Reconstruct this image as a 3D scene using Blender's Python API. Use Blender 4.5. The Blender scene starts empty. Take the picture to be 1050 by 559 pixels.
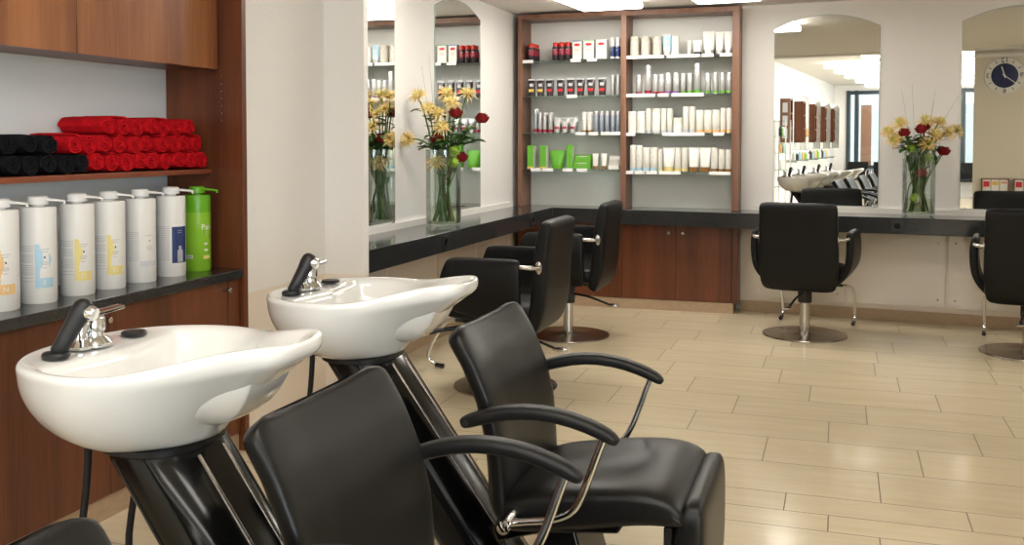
import bpy, bmesh, math, random
from mathutils import Vector, Matrix, Euler, noise
R = math.radians
PI = math.pi
random.seed(7)
SC = bpy.context.scene
COL = SC.collection
V = Vector

# ------------------------------------------------------------------ camera
YAW, PITCH, FPX, CAMH = .3228, .0345, 1007.5, 1.38
cam_data = bpy.data.cameras.new('camera')
cam = bpy.data.objects.new('camera', cam_data); COL.objects.link(cam)
cam.location = (0, 0, CAMH)
cam.rotation_euler = (PI/2 - PITCH, 0, YAW)
cam_data.sensor_width = 36; cam_data.sensor_fit = 'HORIZONTAL'
cam_data.lens = 36 * FPX / 1050
cam_data.shift_y = -100.5 / 1050
cam_data.clip_start = .05
SC.camera = cam

def along(u, y, v=140):
    """x on the plane Y=y under the sight line through column u (used to read positions off the photo)"""
    a = math.atan((u - 525) / FPX) - YAW
    return y * math.tan(a)

# ------------------------------------------------------------------ materials
def mat(name, col, rough=.5, metal=0, bump=0, bscale=60, var=0, vscale=8, spec=.5, trans=0, ior=1.45, coat=0, emit=None, estr=0, sheen=0, stretch=None, col2=None):
    m = bpy.data.materials.new(name); m.use_nodes = True
    nt = m.node_tree; n = nt.nodes; L = nt.links
    b = n['Principled BSDF']
    b.inputs['Base Color'].default_value = (*col, 1)
    b.inputs['Roughness'].default_value = rough
    b.inputs['Metallic'].default_value = metal
    b.inputs['Specular IOR Level'].default_value = spec
    b.inputs['IOR'].default_value = ior
    b.inputs['Transmission Weight'].default_value = trans
    b.inputs['Coat Weight'].default_value = coat
    b.inputs['Coat Roughness'].default_value = .05
    b.inputs['Sheen Weight'].default_value = sheen
    if emit:
        b.inputs['Emission Color'].default_value = (*emit, 1)
        b.inputs['Emission Strength'].default_value = estr
    tc = n.new('ShaderNodeTexCoord')
    mp = n.new('ShaderNodeMapping'); L.new(tc.outputs['Object'], mp.inputs['Vector'])
    if stretch: mp.inputs['Scale'].default_value = stretch
    if var or col2:
        nz = n.new('ShaderNodeTexNoise'); nz.inputs['Scale'].default_value = vscale; nz.inputs['Detail'].default_value = 5
        L.new(mp.outputs[0], nz.inputs['Vector'])
        mx = n.new('ShaderNodeMix'); mx.data_type = 'RGBA'
        c2 = col2 or tuple(max(0, c * (1 - var)) for c in col)
        mx.inputs['A'].default_value = (*col, 1); mx.inputs['B'].default_value = (*c2, 1)
        rp = n.new('ShaderNodeValToRGB'); rp.color_ramp.elements[0].position = .35; rp.color_ramp.elements[1].position = .65
        L.new(nz.outputs['Fac'], rp.inputs[0]); L.new(rp.outputs[0], mx.inputs['Factor'])
        L.new(mx.outputs['Result'], b.inputs['Base Color'])
    if bump:
        nb = n.new('ShaderNodeTexNoise'); nb.inputs['Scale'].default_value = bscale; nb.inputs['Detail'].default_value = 3
        L.new(tc.outputs['Object'], nb.inputs['Vector'])
        bp = n.new('ShaderNodeBump'); bp.inputs['Strength'].default_value = bump; bp.inputs['Distance'].default_value = .004
        L.new(nb.outputs['Fac'], bp.inputs['Height']); L.new(bp.outputs[0], b.inputs['Normal'])
    return m

def wood(name, a, b_, rough=.35, axis='z'):
    m = bpy.data.materials.new(name); m.use_nodes = True
    nt = m.node_tree; n = nt.nodes; L = nt.links; b = n['Principled BSDF']
    g = n.new('ShaderNodeNewGeometry')
    mp = n.new('ShaderNodeMapping'); mp.inputs['Scale'].default_value = {'z': (1, 1, .045), 'y': (1, .045, 1), 'x': (.045, 1, 1)}[axis]
    L.new(g.outputs['Position'], mp.inputs['Vector'])
    n1 = n.new('ShaderNodeTexNoise'); n1.inputs['Scale'].default_value = 7; n1.inputs['Detail'].default_value = 3; n1.inputs['Distortion'].default_value = .6
    n2 = n.new('ShaderNodeTexNoise'); n2.inputs['Scale'].default_value = 110; n2.inputs['Detail'].default_value = 4
    L.new(mp.outputs[0], n1.inputs['Vector']); L.new(mp.outputs[0], n2.inputs['Vector'])
    ad = n.new('ShaderNodeMath'); ad.operation = 'MULTIPLY_ADD'; ad.inputs[1].default_value = .28
    L.new(n2.outputs['Fac'], ad.inputs[0])
    ml = n.new('ShaderNodeMath'); ml.operation = 'MULTIPLY'; ml.inputs[1].default_value = .78
    L.new(n1.outputs['Fac'], ml.inputs[0]); L.new(ml.outputs[0], ad.inputs[2])
    rp = n.new('ShaderNodeValToRGB')
    rp.color_ramp.elements[0].position = .38; rp.color_ramp.elements[0].color = (*b_, 1)
    rp.color_ramp.elements[1].position = .66; rp.color_ramp.elements[1].color = (*a, 1)
    L.new(ad.outputs[0], rp.inputs[0]); L.new(rp.outputs[0], b.inputs['Base Color'])
    b.inputs['Roughness'].default_value = rough
    b.inputs['Specular IOR Level'].default_value = .4
    return m

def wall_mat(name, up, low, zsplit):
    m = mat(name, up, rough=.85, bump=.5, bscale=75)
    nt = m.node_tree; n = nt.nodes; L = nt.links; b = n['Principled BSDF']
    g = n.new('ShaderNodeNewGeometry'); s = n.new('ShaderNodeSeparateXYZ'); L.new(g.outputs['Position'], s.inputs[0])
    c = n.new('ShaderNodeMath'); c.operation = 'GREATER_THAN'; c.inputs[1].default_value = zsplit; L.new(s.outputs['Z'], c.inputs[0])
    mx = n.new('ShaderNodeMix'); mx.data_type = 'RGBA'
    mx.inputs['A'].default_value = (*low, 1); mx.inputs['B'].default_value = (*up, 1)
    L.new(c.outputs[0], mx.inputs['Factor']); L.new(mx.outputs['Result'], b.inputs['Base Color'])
    return m

def floor_mat():
    m = bpy.data.materials.new('floor tile'); m.use_nodes = True
    nt = m.node_tree; n = nt.nodes; L = nt.links; b = n['Principled BSDF']
    at = n.new('ShaderNodeAttribute'); at.attribute_name = 'tone'
    g = n.new('ShaderNodeNewGeometry')
    sc = n.new('ShaderNodeVectorMath'); sc.operation = 'MULTIPLY_ADD'
    cb = n.new('ShaderNodeCombineXYZ'); mm = n.new('ShaderNodeMath'); mm.operation = 'MULTIPLY'; mm.inputs[1].default_value = 37
    L.new(at.outputs['Fac'], mm.inputs[0]); L.new(mm.outputs[0], cb.inputs['Z']); L.new(mm.outputs[0], cb.inputs['X'])
    sc.inputs[1].default_value = (1.3, 8, 1); L.new(g.outputs['Position'], sc.inputs[0]); L.new(cb.outputs[0], sc.inputs[2])
    nz = n.new('ShaderNodeTexNoise'); nz.inputs['Scale'].default_value = 2.2; nz.inputs['Detail'].default_value = 6; nz.inputs['Roughness'].default_value = .6
    L.new(sc.outputs[0], nz.inputs['Vector'])
    rp = n.new('ShaderNodeValToRGB')
    rp.color_ramp.elements[0].position = .3; rp.color_ramp.elements[0].color = (.63, .53, .36, 1)
    rp.color_ramp.elements[1].position = .7; rp.color_ramp.elements[1].color = (.70, .60, .425, 1)
    L.new(nz.outputs['Fac'], rp.inputs[0])
    mr = n.new('ShaderNodeMapRange'); mr.inputs['To Min'].default_value = .955; mr.inputs['To Max'].default_value = 1.03
    L.new(at.outputs['Fac'], mr.inputs['Value'])
    mu = n.new('ShaderNodeVectorMath'); mu.operation = 'SCALE'
    L.new(rp.outputs[0], mu.inputs[0]); L.new(mr.outputs[0], mu.inputs['Scale'])
    L.new(mu.outputs[0], b.inputs['Base Color'])
    b.inputs['Roughness'].default_value = .16
    b.inputs['Specular IOR Level'].default_value = .35
    return m

def thin_glass(name, col, gl=.12, rough=.0):
    m = bpy.data.materials.new(name); m.use_nodes = True
    nt = m.node_tree; n = nt.nodes; L = nt.links; n.remove(n['Principled BSDF'])
    t = n.new('ShaderNodeBsdfTransparent'); t.inputs[0].default_value = (*col, 1)
    g = n.new('ShaderNodeBsdfGlossy'); g.inputs['Roughness'].default_value = rough
    lw = n.new('ShaderNodeLayerWeight'); lw.inputs['Blend'].default_value = .25
    mr = n.new('ShaderNodeMapRange'); mr.inputs['To Min'].default_value = gl*.5; mr.inputs['To Max'].default_value = min(1, gl*6)
    L.new(lw.outputs['Fresnel'], mr.inputs['Value'])
    mx = n.new('ShaderNodeMixShader'); L.new(mr.outputs[0], mx.inputs[0]); L.new(t.outputs[0], mx.inputs[1]); L.new(g.outputs[0], mx.inputs[2])
    L.new(mx.outputs[0], n['Material Output'].inputs['Surface'])
    return m

def mirror_mat():
    m = mat('mirror glass', (.90, .915, .90), rough=.0, metal=1)
    return m

M = dict(
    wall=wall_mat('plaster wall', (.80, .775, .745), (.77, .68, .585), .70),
    wall_plain=mat('painted wall', (.80, .775, .735), .85, bump=.3, bscale=75),
    wall_cream=mat('cream wall', (.66, .61, .50), .85, bump=.2, bscale=75),
    niche=mat('niche wall', (.72, .76, .77), .6),
    shelfback=mat('shelf back', (.80, .80, .765), .5),
    ceil=mat('ceiling', (.78, .75, .70), .9),
    tile=floor_mat(),
    grout=mat('grout', (.22, .17, .12), .9),
    base=mat('stone skirting', (.46, .33, .215), .45, var=.12, vscale=20, stretch=(1, 1, 4)),
    wood=wood('walnut', (.180, .054, .020), (.085, .025, .010)),
    woodlit=wood('lit walnut front', (.38, .145, .050), (.20, .066, .023), rough=.33),  # same walnut, with the light on the upper doors mixed into its colour
    woodframe=wood('walnut frame', (.26, .13, .080), (.15, .068, .040), rough=.4),
    woodshelf=wood('walnut shelf', (.26, .07, .03), (.14, .035, .015), axis='y'),
    granite=mat('black granite', (.012, .012, .012), .12, spec=.6, col2=(.045, .045, .045), vscale=260),
    leather=mat('black leather', (.004, .004, .004), .36, bump=.10, bscale=350, spec=.38),
    leather2=mat('matt black leather', (.0045, .0045, .0045), .45, bump=.10, bscale=300, spec=.3),
    arm=mat('black armrest rubber', (.008, .008, .0085), .42, spec=.35),
    lacquer=mat('black lacquer', (.003, .003, .003), .16, spec=.4),
    black=mat('black plastic', (.012, .012, .013), .4),
    chrome=mat('chrome', (.74, .74, .74), .07, metal=1),
    satin=mat('satin chrome', (.55, .53, .50), .25, metal=1),
    steel=mat('brushed steel', (.42, .37, .33), .24, metal=1, bump=.05, bscale=200),
    ceramic=mat('white ceramic', (.80, .80, .775), .06, spec=.6, coat=.5),
    mirror=mirror_mat(),
    edge=mat('polished glass edge', (.55, .68, .64), .15, trans=.3),
    glass=thin_glass('clear glass', (.93, .965, .945), .10),
    shelfglass=thin_glass('shelf glass', (.86, .95, .92), .12, .03),
    guard=mat('clear guard panel', (.76, .69, .60), .06, spec=.6),
    water=thin_glass('water', (.93, .95, .84), .05),
    white=mat('white plastic', (.80, .785, .75), .32),
    whitecap=mat('white cap', (.76, .755, .74), .4),
    tag=mat('white price strip', (.88, .88, .87), .5),
    green=mat('green plastic', (.13, .40, .012), .28),
    green2=mat('light green plastic', (.24, .50, .03), .28),
    gcard=mat('green card', (.13, .42, .035), .5),
    palecard=mat('pale card', (.55, .58, .47), .6),
    red=mat('red towel', (.70, .010, .018), .95, bump=1, bscale=420, var=.35, vscale=30, spec=.1),
    blk=mat('black towel', (.012, .012, .014), .95, bump=1, bscale=420, spec=.1),
    redcap=mat('red cap', (.60, .03, .02), .35),
    dark=mat('dark bottle', (.030, .022, .026), .3),
    navy=mat('navy', (.02, .04, .14), .4),
    blue=mat('blue', (.03, .10, .32), .4),
    lblue=mat('light blue print', (.42, .62, .74), .5),
    yellow=mat('yellow print', (.78, .66, .25), .5),
    orange=mat('orange print', (.78, .50, .22), .5),
    grey=mat('grey print', (.42, .42, .45), .5),
    lgrey=mat('light grey print', (.60, .61, .64), .5),
    silver=mat('silver tube', (.50, .50, .49), .33, metal=.6),
    silverd=mat('blue silver tube', (.33, .37, .43), .35, metal=.5),
    maroon=mat('maroon band', (.30, .015, .04), .4),
    purple=mat('purple band', (.25, .12, .38), .4),
    brown=mat('brown band', (.25, .12, .03), .4),
    cream=mat('cream can', (.66, .61, .52), .4, var=.15, vscale=40),
    ivory=mat('ivory bottle', (.74, .72, .66), .35),
    boxwhite=mat('white box', (.80, .79, .74), .5),
    redprint=mat('red print', (.65, .03, .04), .5),
    ylabel=mat('gold label', (.75, .52, .10), .5),
    leaf=mat('leaf', (.05, .15, .02), .5, var=.4, vscale=20),
    stem=mat('stem', (.10, .20, .035), .5, var=.4, vscale=30),
    stemd=mat('woody stem', (.10, .06, .03), .7),
    rose=mat('rose petals', (.27, .004, .008), .6, var=.4, vscale=30),
    lily=mat('yellow petals', (.74, .44, .12), .6, col2=(.78, .66, .28), vscale=45),
    lilyc=mat('green heart', (.42, .50, .10), .6),
    mum=mat('green bloom', (.30, .48, .05), .6, var=.3, vscale=80),
    lamp=mat('lamp diffuser', (.9, .9, .88), .5, emit=(1, .955, .88), estr=15),
    lamp2=mat('strip lamp diffuser', (.9, .9, .88), .5, emit=(1, .965, .91), estr=10),
    lamphouse=mat('lamp housing', (.85, .84, .80), .5),
    clockblue=mat('clock navy', (.010, .018, .07), .3),
    clockring=mat('clock ring', (.74, .74, .68), .25, spec=.6),
    daywin=mat('daylight pane', (.8, .9, 1), .1, trans=1),
    frame=mat('anthracite frame', (.035, .05, .06), .4),
    sand=mat('beige ledge', (.70, .64, .54), .6),
    poster=mat('poster pink', (.75, .33, .22), .6),
)

# ------------------------------------------------------------------ mesh builder
class MB:
    def __init__(s):
        s.bm = bmesh.new(); s.mi = 0
    def face(s, vs):
        try:
            f = s.bm.faces.new(vs); f.material_index = s.mi; f.smooth = True; return f
        except ValueError:
            return None
    def v(s, p): return s.bm.verts.new(p)
    def box(s, x0, x1, y0, y1, z0, z1, mx=None):
        ps = [V((x, y, z)) for z in (z0, z1) for y in (y0, y1) for x in (x0, x1)]
        if mx is not None: ps = [mx @ p for p in ps]
        a = [s.v(p) for p in ps]
        for f in ((0, 2, 3, 1), (4, 5, 7, 6), (0, 1, 5, 4), (2, 6, 7, 3), (0, 4, 6, 2), (1, 3, 7, 5)):
            s.face([a[i] for i in f])
        return s
    def prism(s, pts, lo, hi, axis='y'):
        """pts: 2D outline; extruded lo..hi along axis"""
        def P(a, b, c):
            return {'y': (a, c, b), 'x': (c, a, b), 'z': (a, b, c)}[axis]
        A = [s.v(P(a, b, lo)) for a, b in pts]; B = [s.v(P(a, b, hi)) for a, b in pts]
        s.face(A); s.face(B[::-1])
        n = len(pts)
        for i in range(n): s.face([A[i], B[i], B[(i+1) % n], A[(i+1) % n]])
        return s
    def loops(s, L, cap0=True, cap1=True, closed=True):
        """L: list of lists of points"""
        vs = [[s.v(p) for p in lp] for lp in L]
        n = len(vs[0])
        for a, b in zip(vs, vs[1:]):
            for i in range(n if closed else n-1):
                s.face([a[i], a[(i+1) % n], b[(i+1) % n], b[i]])
        for flag, lp in ((cap0, vs[0][::-1]), (cap1, vs[-1])):
            if flag:
                c = s.v(sum((w.co for w in lp), V()) / n)
                for i in range(n): s.face([lp[i], lp[(i+1) % n], c])
        return vs
    def lathe(s, prof, c=(0, 0, 0), n=32, axis=None, caps=True):
        """prof: (r,z)"""
        c = V(c); q = V((0, 0, 1)).rotation_difference(V(axis)) if axis is not None else None
        L = []
        for r, z in prof:
            lp = []
            for i in range(n):
                a = 2*PI*i/n; p = V((r*math.cos(a), r*math.sin(a), z))
                if q: p = q @ p
                lp.append(p + c)
            L.append(lp)
        s.loops(L, caps, caps); return s
    def cyl(s, p0, p1, r0, r1=None, n=16):
        p0, p1 = V(p0), V(p1); d = p1-p0; r1 = r0 if r1 is None else r1
        return s.lathe([(r0, 0), (r1, d.length)], p0, n, d.normalized())
    def ball(s, c, r, n=16, sc=(1, 1, 1)):
        L = []
        for j in range(1, n//2):
            t = PI*j/(n//2)
            L.append([V(c)+V((r*sc[0]*math.sin(t)*math.cos(2*PI*i/n), r*sc[1]*math.sin(t)*math.sin(2*PI*i/n), -r*sc[2]*math.cos(t))) for i in range(n)])
        s.loops(L); return s
    def tube(s, pts, r, n=10, smooth=4, r1=None, flat=1):
        pts = [V(p) for p in pts]
        if smooth > 1 and len(pts) > 2:
            out = []
            P = [2*pts[0]-pts[1]] + pts + [2*pts[-1]-pts[-2]]
            for i in range(1, len(P)-2):
                for k in range(smooth):
                    t = k/smooth; a, b, c, d = P[i-1], P[i], P[i+1], P[i+2]
                    out.append(.5*((2*b)+(-a+c)*t+(2*a-5*b+4*c-d)*t*t+(-a+3*b-3*c+d)*t**3))
            out.append(pts[-1]); pts = out
        L = []; up = None
        for i, p in enumerate(pts):
            d = (pts[min(i+1, len(pts)-1)] - pts[max(i-1, 0)]).normalized()
            if up is None:
                up = V((0, 0, 1)) if abs(d.z) < .9 else V((1, 0, 0))
            x = d.cross(up).normalized(); up = x.cross(d).normalized()
            rr = r if r1 is None else r + (r1-r)*i/(len(pts)-1)
            L.append([p + rr*(x*math.cos(2*PI*k/n) + up*flat*math.sin(2*PI*k/n)) for k in range(n)])
        s.loops(L); return s
    def sweep(s, st, n=32, e=4):
        """st: stations (center, axis_u, axis_v, a, b[, exponent]) joined into one padded form"""
        L = []
        for t in st:
            c, u, w, a, b = t[:5]; ex = t[5] if len(t) > 5 else e
            lp = []
            for i in range(n):
                th = 2*PI*(i+.5)/n; C, S = math.cos(th), math.sin(th)
                cu = math.copysign(abs(C)**(2/ex), C); cv = math.copysign(abs(S)**(2/ex), S)
                lp.append(V(c)+V(u)*a*cu+V(w)*b*cv)
            L.append(lp)
        s.loops(L); return s
    def build(s, name, mats, parent=None, bevel=0, seg=2, sub=0, flat=False, loc=None, auto=True):
        bmesh.ops.recalc_face_normals(s.bm, faces=s.bm.faces)
        me = bpy.data.meshes.new(name); s.bm.to_mesh(me); s.bm.free()
        if not isinstance(mats, (list, tuple)): mats = [mats]
        for m in mats: me.materials.append(m)
        o = bpy.data.objects.new(name, me); COL.objects.link(o)
        if flat:
            for p in me.polygons: p.use_smooth = False
        elif auto and not sub:
            me.polygons.foreach_set('use_smooth', [True]*len(me.polygons))
            try: me.set_sharp_from_angle(angle=R(38))
            except Exception: pass
        if parent: o.parent = parent
        if loc is not None: o.location = loc
        if bevel:
            b = o.modifiers.new('bevel', 'BEVEL'); b.width = bevel; b.segments = seg; b.limit_method = 'ANGLE'; b.angle_limit = R(40)
        if sub:
            b = o.modifiers.new('sub', 'SUBSURF'); b.levels = sub; b.render_levels = sub
        return o

def bx(name, m, x0, x1, y0, y1, z0, z1, parent=None, bevel=0, mx=None):
    return MB().box(x0, x1, y0, y1, z0, z1, mx).build(name, m, parent, bevel=bevel)

def tag(o, label=None, cat=None, group=None, kind=None):
    if label: o['label'] = label
    if cat: o['category'] = cat
    if group: o['group'] = group
    if kind: o['kind'] = kind
    return o
def struct(o): o['kind'] = 'structure'; return o
def empty(name, loc=(0, 0, 0), rz=0, label=None, cat=None, group=None, kind=None):
    o = bpy.data.objects.new(name, None); COL.objects.link(o); o.location = loc; o.rotation_euler = (0, 0, rz)
    o.empty_display_size = .1
    return tag(o, label, cat, group, kind)
def dup(root, loc, rz=None, label=None, group=None, parent=None):
    r = root.copy(); COL.objects.link(r)
    if parent: r.parent = parent
    else:
        r.location = loc
        if rz is not None: r.rotation_euler = (0, 0, rz)
        if label: r['label'] = label
        if group: r['group'] = group
    for ch in list(root.children): dup(ch, None, parent=r)
    return r
def ordn(i): return ['first', 'second', 'third', 'fourth', 'fifth', 'sixth', 'seventh', 'eighth', 'ninth', 'tenth', 'eleventh', 'twelfth', 'thirteenth', 'fourteenth', 'fifteenth'][i]

# ================================================================== ROOM
ZC, ZC2, YB = 2.46, 2.80, 3.1          # front ceiling, rear ceiling, downstand beam
TH = R(5)
W0 = V((-.76, 8.13, 0)); WD = V((math.cos(TH), -math.sin(TH), 0)); WN = V((-math.sin(TH), -math.cos(TH), 0))
WM = Matrix.Translation(W0) @ Matrix.Rotation(-TH, 4, 'Z')    # local x runs along the mirrored wall, -y into the room
FARY = -10.4

# floor : one mesh of laid tiles on a grout bed
fb = MB(); fb.mi = 1; fb.box(-4.6, 4.2, -11, 8.6, -.05, -.0015)
fb.mi = 0
rows = [8.55, 8.2, 7.85, 7.5, 7.15, 6.80, 6.45, 6.10, 5.745, 5.39, 5.03, 4.68, 4.315, 3.95, 3.76, 3.60, 3.25, 3.07, 2.72, 2.36]
offs = {6.45: .854, 6.10: .324, 5.745: .500, 5.39: .137, 5.03: -.04, 4.68: .338, 4.315: .16, 3.95: .457, 3.76: -.029}
y = 2.36
while y > -10.9: y -= .35; rows.append(y)
tiles = []
for a, b in zip(rows, rows[1:]):
    L_ = .645; x = offs.get(a, random.uniform(0, .64)) - 8*L_
    while x < 4.2:
        x0, x1 = max(x, -4.6), min(x+L_, 4.2)
        if x1 - x0 > .02:
            g = .0021; q = [fb.v((x0+g, b+g, 0)), fb.v((x1-g, b+g, 0)), fb.v((x1-g, a-g, 0)), fb.v((x0+g, a-g, 0))]
            f = fb.face(q); tiles.append(f)
        x += L_
lay = fb.bm.faces.layers.float.new('tone')
for f in fb.bm.faces: f[lay] = random.random()
floor = struct(fb.build('floor', [M['tile'], M['grout']], flat=True))

# ceilings, beam
struct(bx('ceiling', M['ceil'], -4.6, 4.2, YB+.18, 8.6, ZC, ZC+.5))
struct(bx('ceiling_rear', M['ceil'], -4.6, 4.2, -11, YB, ZC2, ZC2+.15))
struct(bx('ceiling_beam', M['ceil'], -4.6, 4.2, YB, YB+.18, ZC-.02, ZC2+.1))
# left side
struct(bx('wall_left', M['niche'], -3.1, -2.9, .5, 3.76, 0, ZC2))
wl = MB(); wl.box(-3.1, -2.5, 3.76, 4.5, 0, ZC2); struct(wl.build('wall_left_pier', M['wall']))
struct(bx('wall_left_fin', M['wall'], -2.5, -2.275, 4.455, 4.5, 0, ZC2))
struct(bx('wall_left_recess', M['wall'], -2.9, -2.66, 4.5, 8.4, 0, ZC))
struct(bx('wall_back_shelf', M['shelfback'], -2.66, -.76, 8.2, 8.4, 0, ZC))
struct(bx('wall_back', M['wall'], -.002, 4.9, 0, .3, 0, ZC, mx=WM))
# rear left wall, splayed
wr = MB(); wr.prism([(-2.9, .5), (-2.75, .5), (-3.42, FARY), (-3.6, FARY)], 0, ZC2, 'z'); struct(wr.build('wall_left_rear', M['wall_plain']))
# wall with the clock, seen in the right mirror
CW = .64
struct(bx('wall_clock', M['wall_cream'], CW, 4.2, YB-.12, YB, 0, ZC2))
bxr = MB()
for (y0, y1, z0, z1) in ((-11, -8, 0, ZC2), (-8, -1.2, 0, .7), (-8, -1.2, 2.4, ZC2), (-1.2, 3, 0, ZC2), (3, 8.4, 0, ZC)):
    bxr.box(3.9, 4.1, y0, y1, z0, z1)
struct(bxr.build('wall_right', M['wall_plain']))
# far wall with the shop window
WX0, WX1 = -3.12, 1.6
fw_ = MB(); fw_.box(-3.8, WX0, FARY-.15, FARY, 0, ZC2); fw_.box(WX1, 4.2, FARY-.15, FARY, 0, ZC2)
fw_.box(WX0, WX1, FARY-.15, FARY, 2.66, ZC2); fw_.box(WX0, WX1, FARY-.15, FARY, 0, .42)
struct(fw_.build('wall_far', M['wall_plain']))
win = empty('window_1', (0, FARY, 0), kind='structure')
wf = MB()
for x in (WX0, -2.92, -2.25, -1.3, -.42, .6, WX1-.08): wf.box(x, x+.085, -.12, .04, .42, 2.66)
for z in (.42, .66, 2.56): wf.box(WX0, WX1, -.11, .03, z, z+.09)
wf.build('window_frame', M['frame'], win)
MB().box(WX0, WX1, -.07, -.06, .45, 2.6).build('window_glass', M['glass'], win)
win_added = empty('window_added', (3.9, -4.6, 0), kind='structure')  # unseen window added to the right wall for lighting only
wf = MB()
for y in (-3.4, -1.2, 1.1, 3.32): wf.box(.02, .12, y, y+.08, .7, 2.4)
for z in (.7, 2.32): wf.box(.02, .12, -3.4, 3.4, z, z+.08)
wf.build('window_frame', M['frame'], win_added)

# skirtings and ledge
def trim(name, m, *a, **k): return struct(bx(name, m, *a, **k))
trim('baseboard_left', M['base'], -2.66, -2.645, 4.5, 8.2, 0, .085)
trim('baseboard_pier', M['base'], -2.5, -2.488, 3.76, 4.455, 0, .085)
trim('baseboard_fin', M['base'], -2.488, -2.275, 4.443, 4.455, 0, .085)
trim('baseboard_back', M['base'], 0, 4.4, -.013, 0, 0, .085, mx=WM)
trim('trim_1', M['wall_plain'], .08, 4.4, -.035, 0, .822, .862, mx=WM)
trim('trim_2', M['wall_plain'], -2.66, -2.635, 4.5, 7.9, .822, .862)

# ================================================================== COUNTER
ct = empty('styling_counter', (0, 0, 0), label='long black granite counter running round two walls under the mirrors', cat='counter')
FX = -2.275
def fy(x): return 7.864 - .0935*(x+2.275)
pts = [(-2.655, 4.5), (FX, 4.5), (FX, 7.864), (3.4, fy(3.4)), (3.4, 7.76), (-.76, 8.125), (-.76, 8.195), (-2.655, 8.195)]
MB().prism(pts, .702, .822, 'z').build('worktop', M['granite'], ct, bevel=.003)
def socket(loc, rz):
    s = empty('power_socket', loc, rz); s.parent = ct
    a = MB(); a.box(-.042, .042, -.006, 0, -.042, .042); a.build('plate', M['black'], s, bevel=.002)
    b = MB(); b.lathe([(.022, 0), (.022, .004), (.017, .004), (.016, .001)], (0, -.006, 0), 20, (0, -1, 0))
    b.cyl((-.008, -.006, 0), (-.008, -.0085, 0), .0025); b.cyl((.008, -.006, 0), (.008, -.0085, 0), .0025)
    b.build('outlet', M['lacquer'], s)
socket((.395, fy(.395)-.001, .762), -R(5.3))
socket((FX+.001, 5.52, .762), PI/2)
socket((FX+.001, 7.3, .762), PI/2)

# clear guard panels under the counter
def guard(nm, mx, w, z0, z1, label):
    g = empty(nm, (0, 0, 0), label=label, cat='wall guard', group='clear guard panels under the counter')
    g.matrix_world = mx
    MB().box(0, w, -.006, -.001, z0, z1).build('panel', M['guard'], g, bevel=.001)
    for x in (.05, w-.05):
        for z in (z0+.06, z1-.09):
            MB().lathe([(.008, 0), (.007, .003), (.004, .004)], (x, -.006, z), 12, (0, -1, 0)).build('screw', M['satin'], g)
glab = ['clear guard panel on wall behind the middle styling chair', 'clear guard panel under the counter below the right flower vase',
        'clear guard panel behind the right-hand styling chair', 'clear guard panel at the right end under the back counter']
for i in range(4):
    guard('guard_panel', WM @ Matrix.Translation((.10+i*.72, 0, 0)), .70, .12, .70, glab[i])
glab = ['clear guard panel on left wall next to the pier', 'clear guard panel below the left flower vase', 'clear guard panel on left wall behind the nearer side chair',
        'clear guard panel on left wall nearest the wooden shelving']
for i in range(4):
    guard('guard_panel', Matrix.Translation((-2.66, 4.75+i*.78, 0)) @ Matrix.Rotation(PI/2, 4, 'Z'), .74, .12, .70, glab[i])

# ================================================================== MIRRORS
def mirror(mx, w, z0, zs, zp, label, name='wall_mirror', group='arched wall mirrors'):
    o = empty(name, (0, 0, 0), label=label, cat='mirror', group=group); o.matrix_world = mx
    pts = [(0, z0), (w, z0)]
    for i in range(17):
        t = i/16; x = w*(1-t); pts.append((x, zs + (zp-zs)*(1-(2*t-1)**2)))
    MB().prism(pts, -.006, -.001).build('backing', M['edge'], o, flat=True)
    q = [((x-w/2)*.994+w/2, (z-1.5)*.996+1.5) for x, z in pts]
    MB().prism(q, -.0068, -.006).build('mirror_glass', M['mirror'], o, flat=True)
    for x in (.03, w-.03):
        MB().box(x-.012, x+.012, -.010, 0, z0-.008, z0+.008).build('clip', M['satin'], o, bevel=.001)
    return o
mirror(WM @ Matrix.Translation((.25, 0, 0)), .79, .872, 2.262, 2.362, 'arched mirror on back wall beside the wooden shelving')
mirror(WM @ Matrix.Translation((1.61, 0, 0)), .79, .872, 2.262, 2.362, 'arched mirror on back wall reflecting the clock')
LM = lambda y: Matrix.Translation((-2.66, y, 0)) @ Matrix.Rotation(PI/2, 4, 'Z')
mirror(LM(4.78), .84, .872, 2.33, 2.40, 'mirror on left wall half hidden behind the white pier')
mirror(LM(6.263), .90, .872, 2.31, 2.40, 'arched mirror on left wall behind the flower vase')

# ================================================================== SHELVING AT THE BACK WALL
SF, SB = 7.93, 8.195
sh = empty('shelving_unit', (0, 0, 0), label='tall wooden shelving unit with glass shelves at the back wall', cat='shelves')
XS = [(-2.60, -2.565), (-1.715, -1.67), (-.82, -.764)]
for x0, x1 in XS: bx('upright', M['woodframe'], x0, x1, SF, SB, .823, 2.3995, sh, .001)
bx('top_panel', M['woodframe'], -2.60, -.764, SF, SB, 2.40, 2.44, sh, .001)
shelfz = [[2.055, 1.757, 1.447, 1.143], [2.068, 1.757, 1.440, 1.128]]
tags = [[(535.5, 546.5), (584.5, 595), (601.5, 611.5)], [(580.5, 591.5)], [(590, 600), (603.5, 613), (616, 636)], [(544, 554), (556, 567), (577, 587), (591, 602)],
        [(639, 680), (683, 717), (719, 731), (737, 750)], [(639, 671), (674, 685), (688, 721)], [(640, 651), (679, 722), (731, 742)],
        [(638, 649), (650.5, 661), (662.5, 673.5), (676, 698), (727, 749)]]
k = 0
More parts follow.
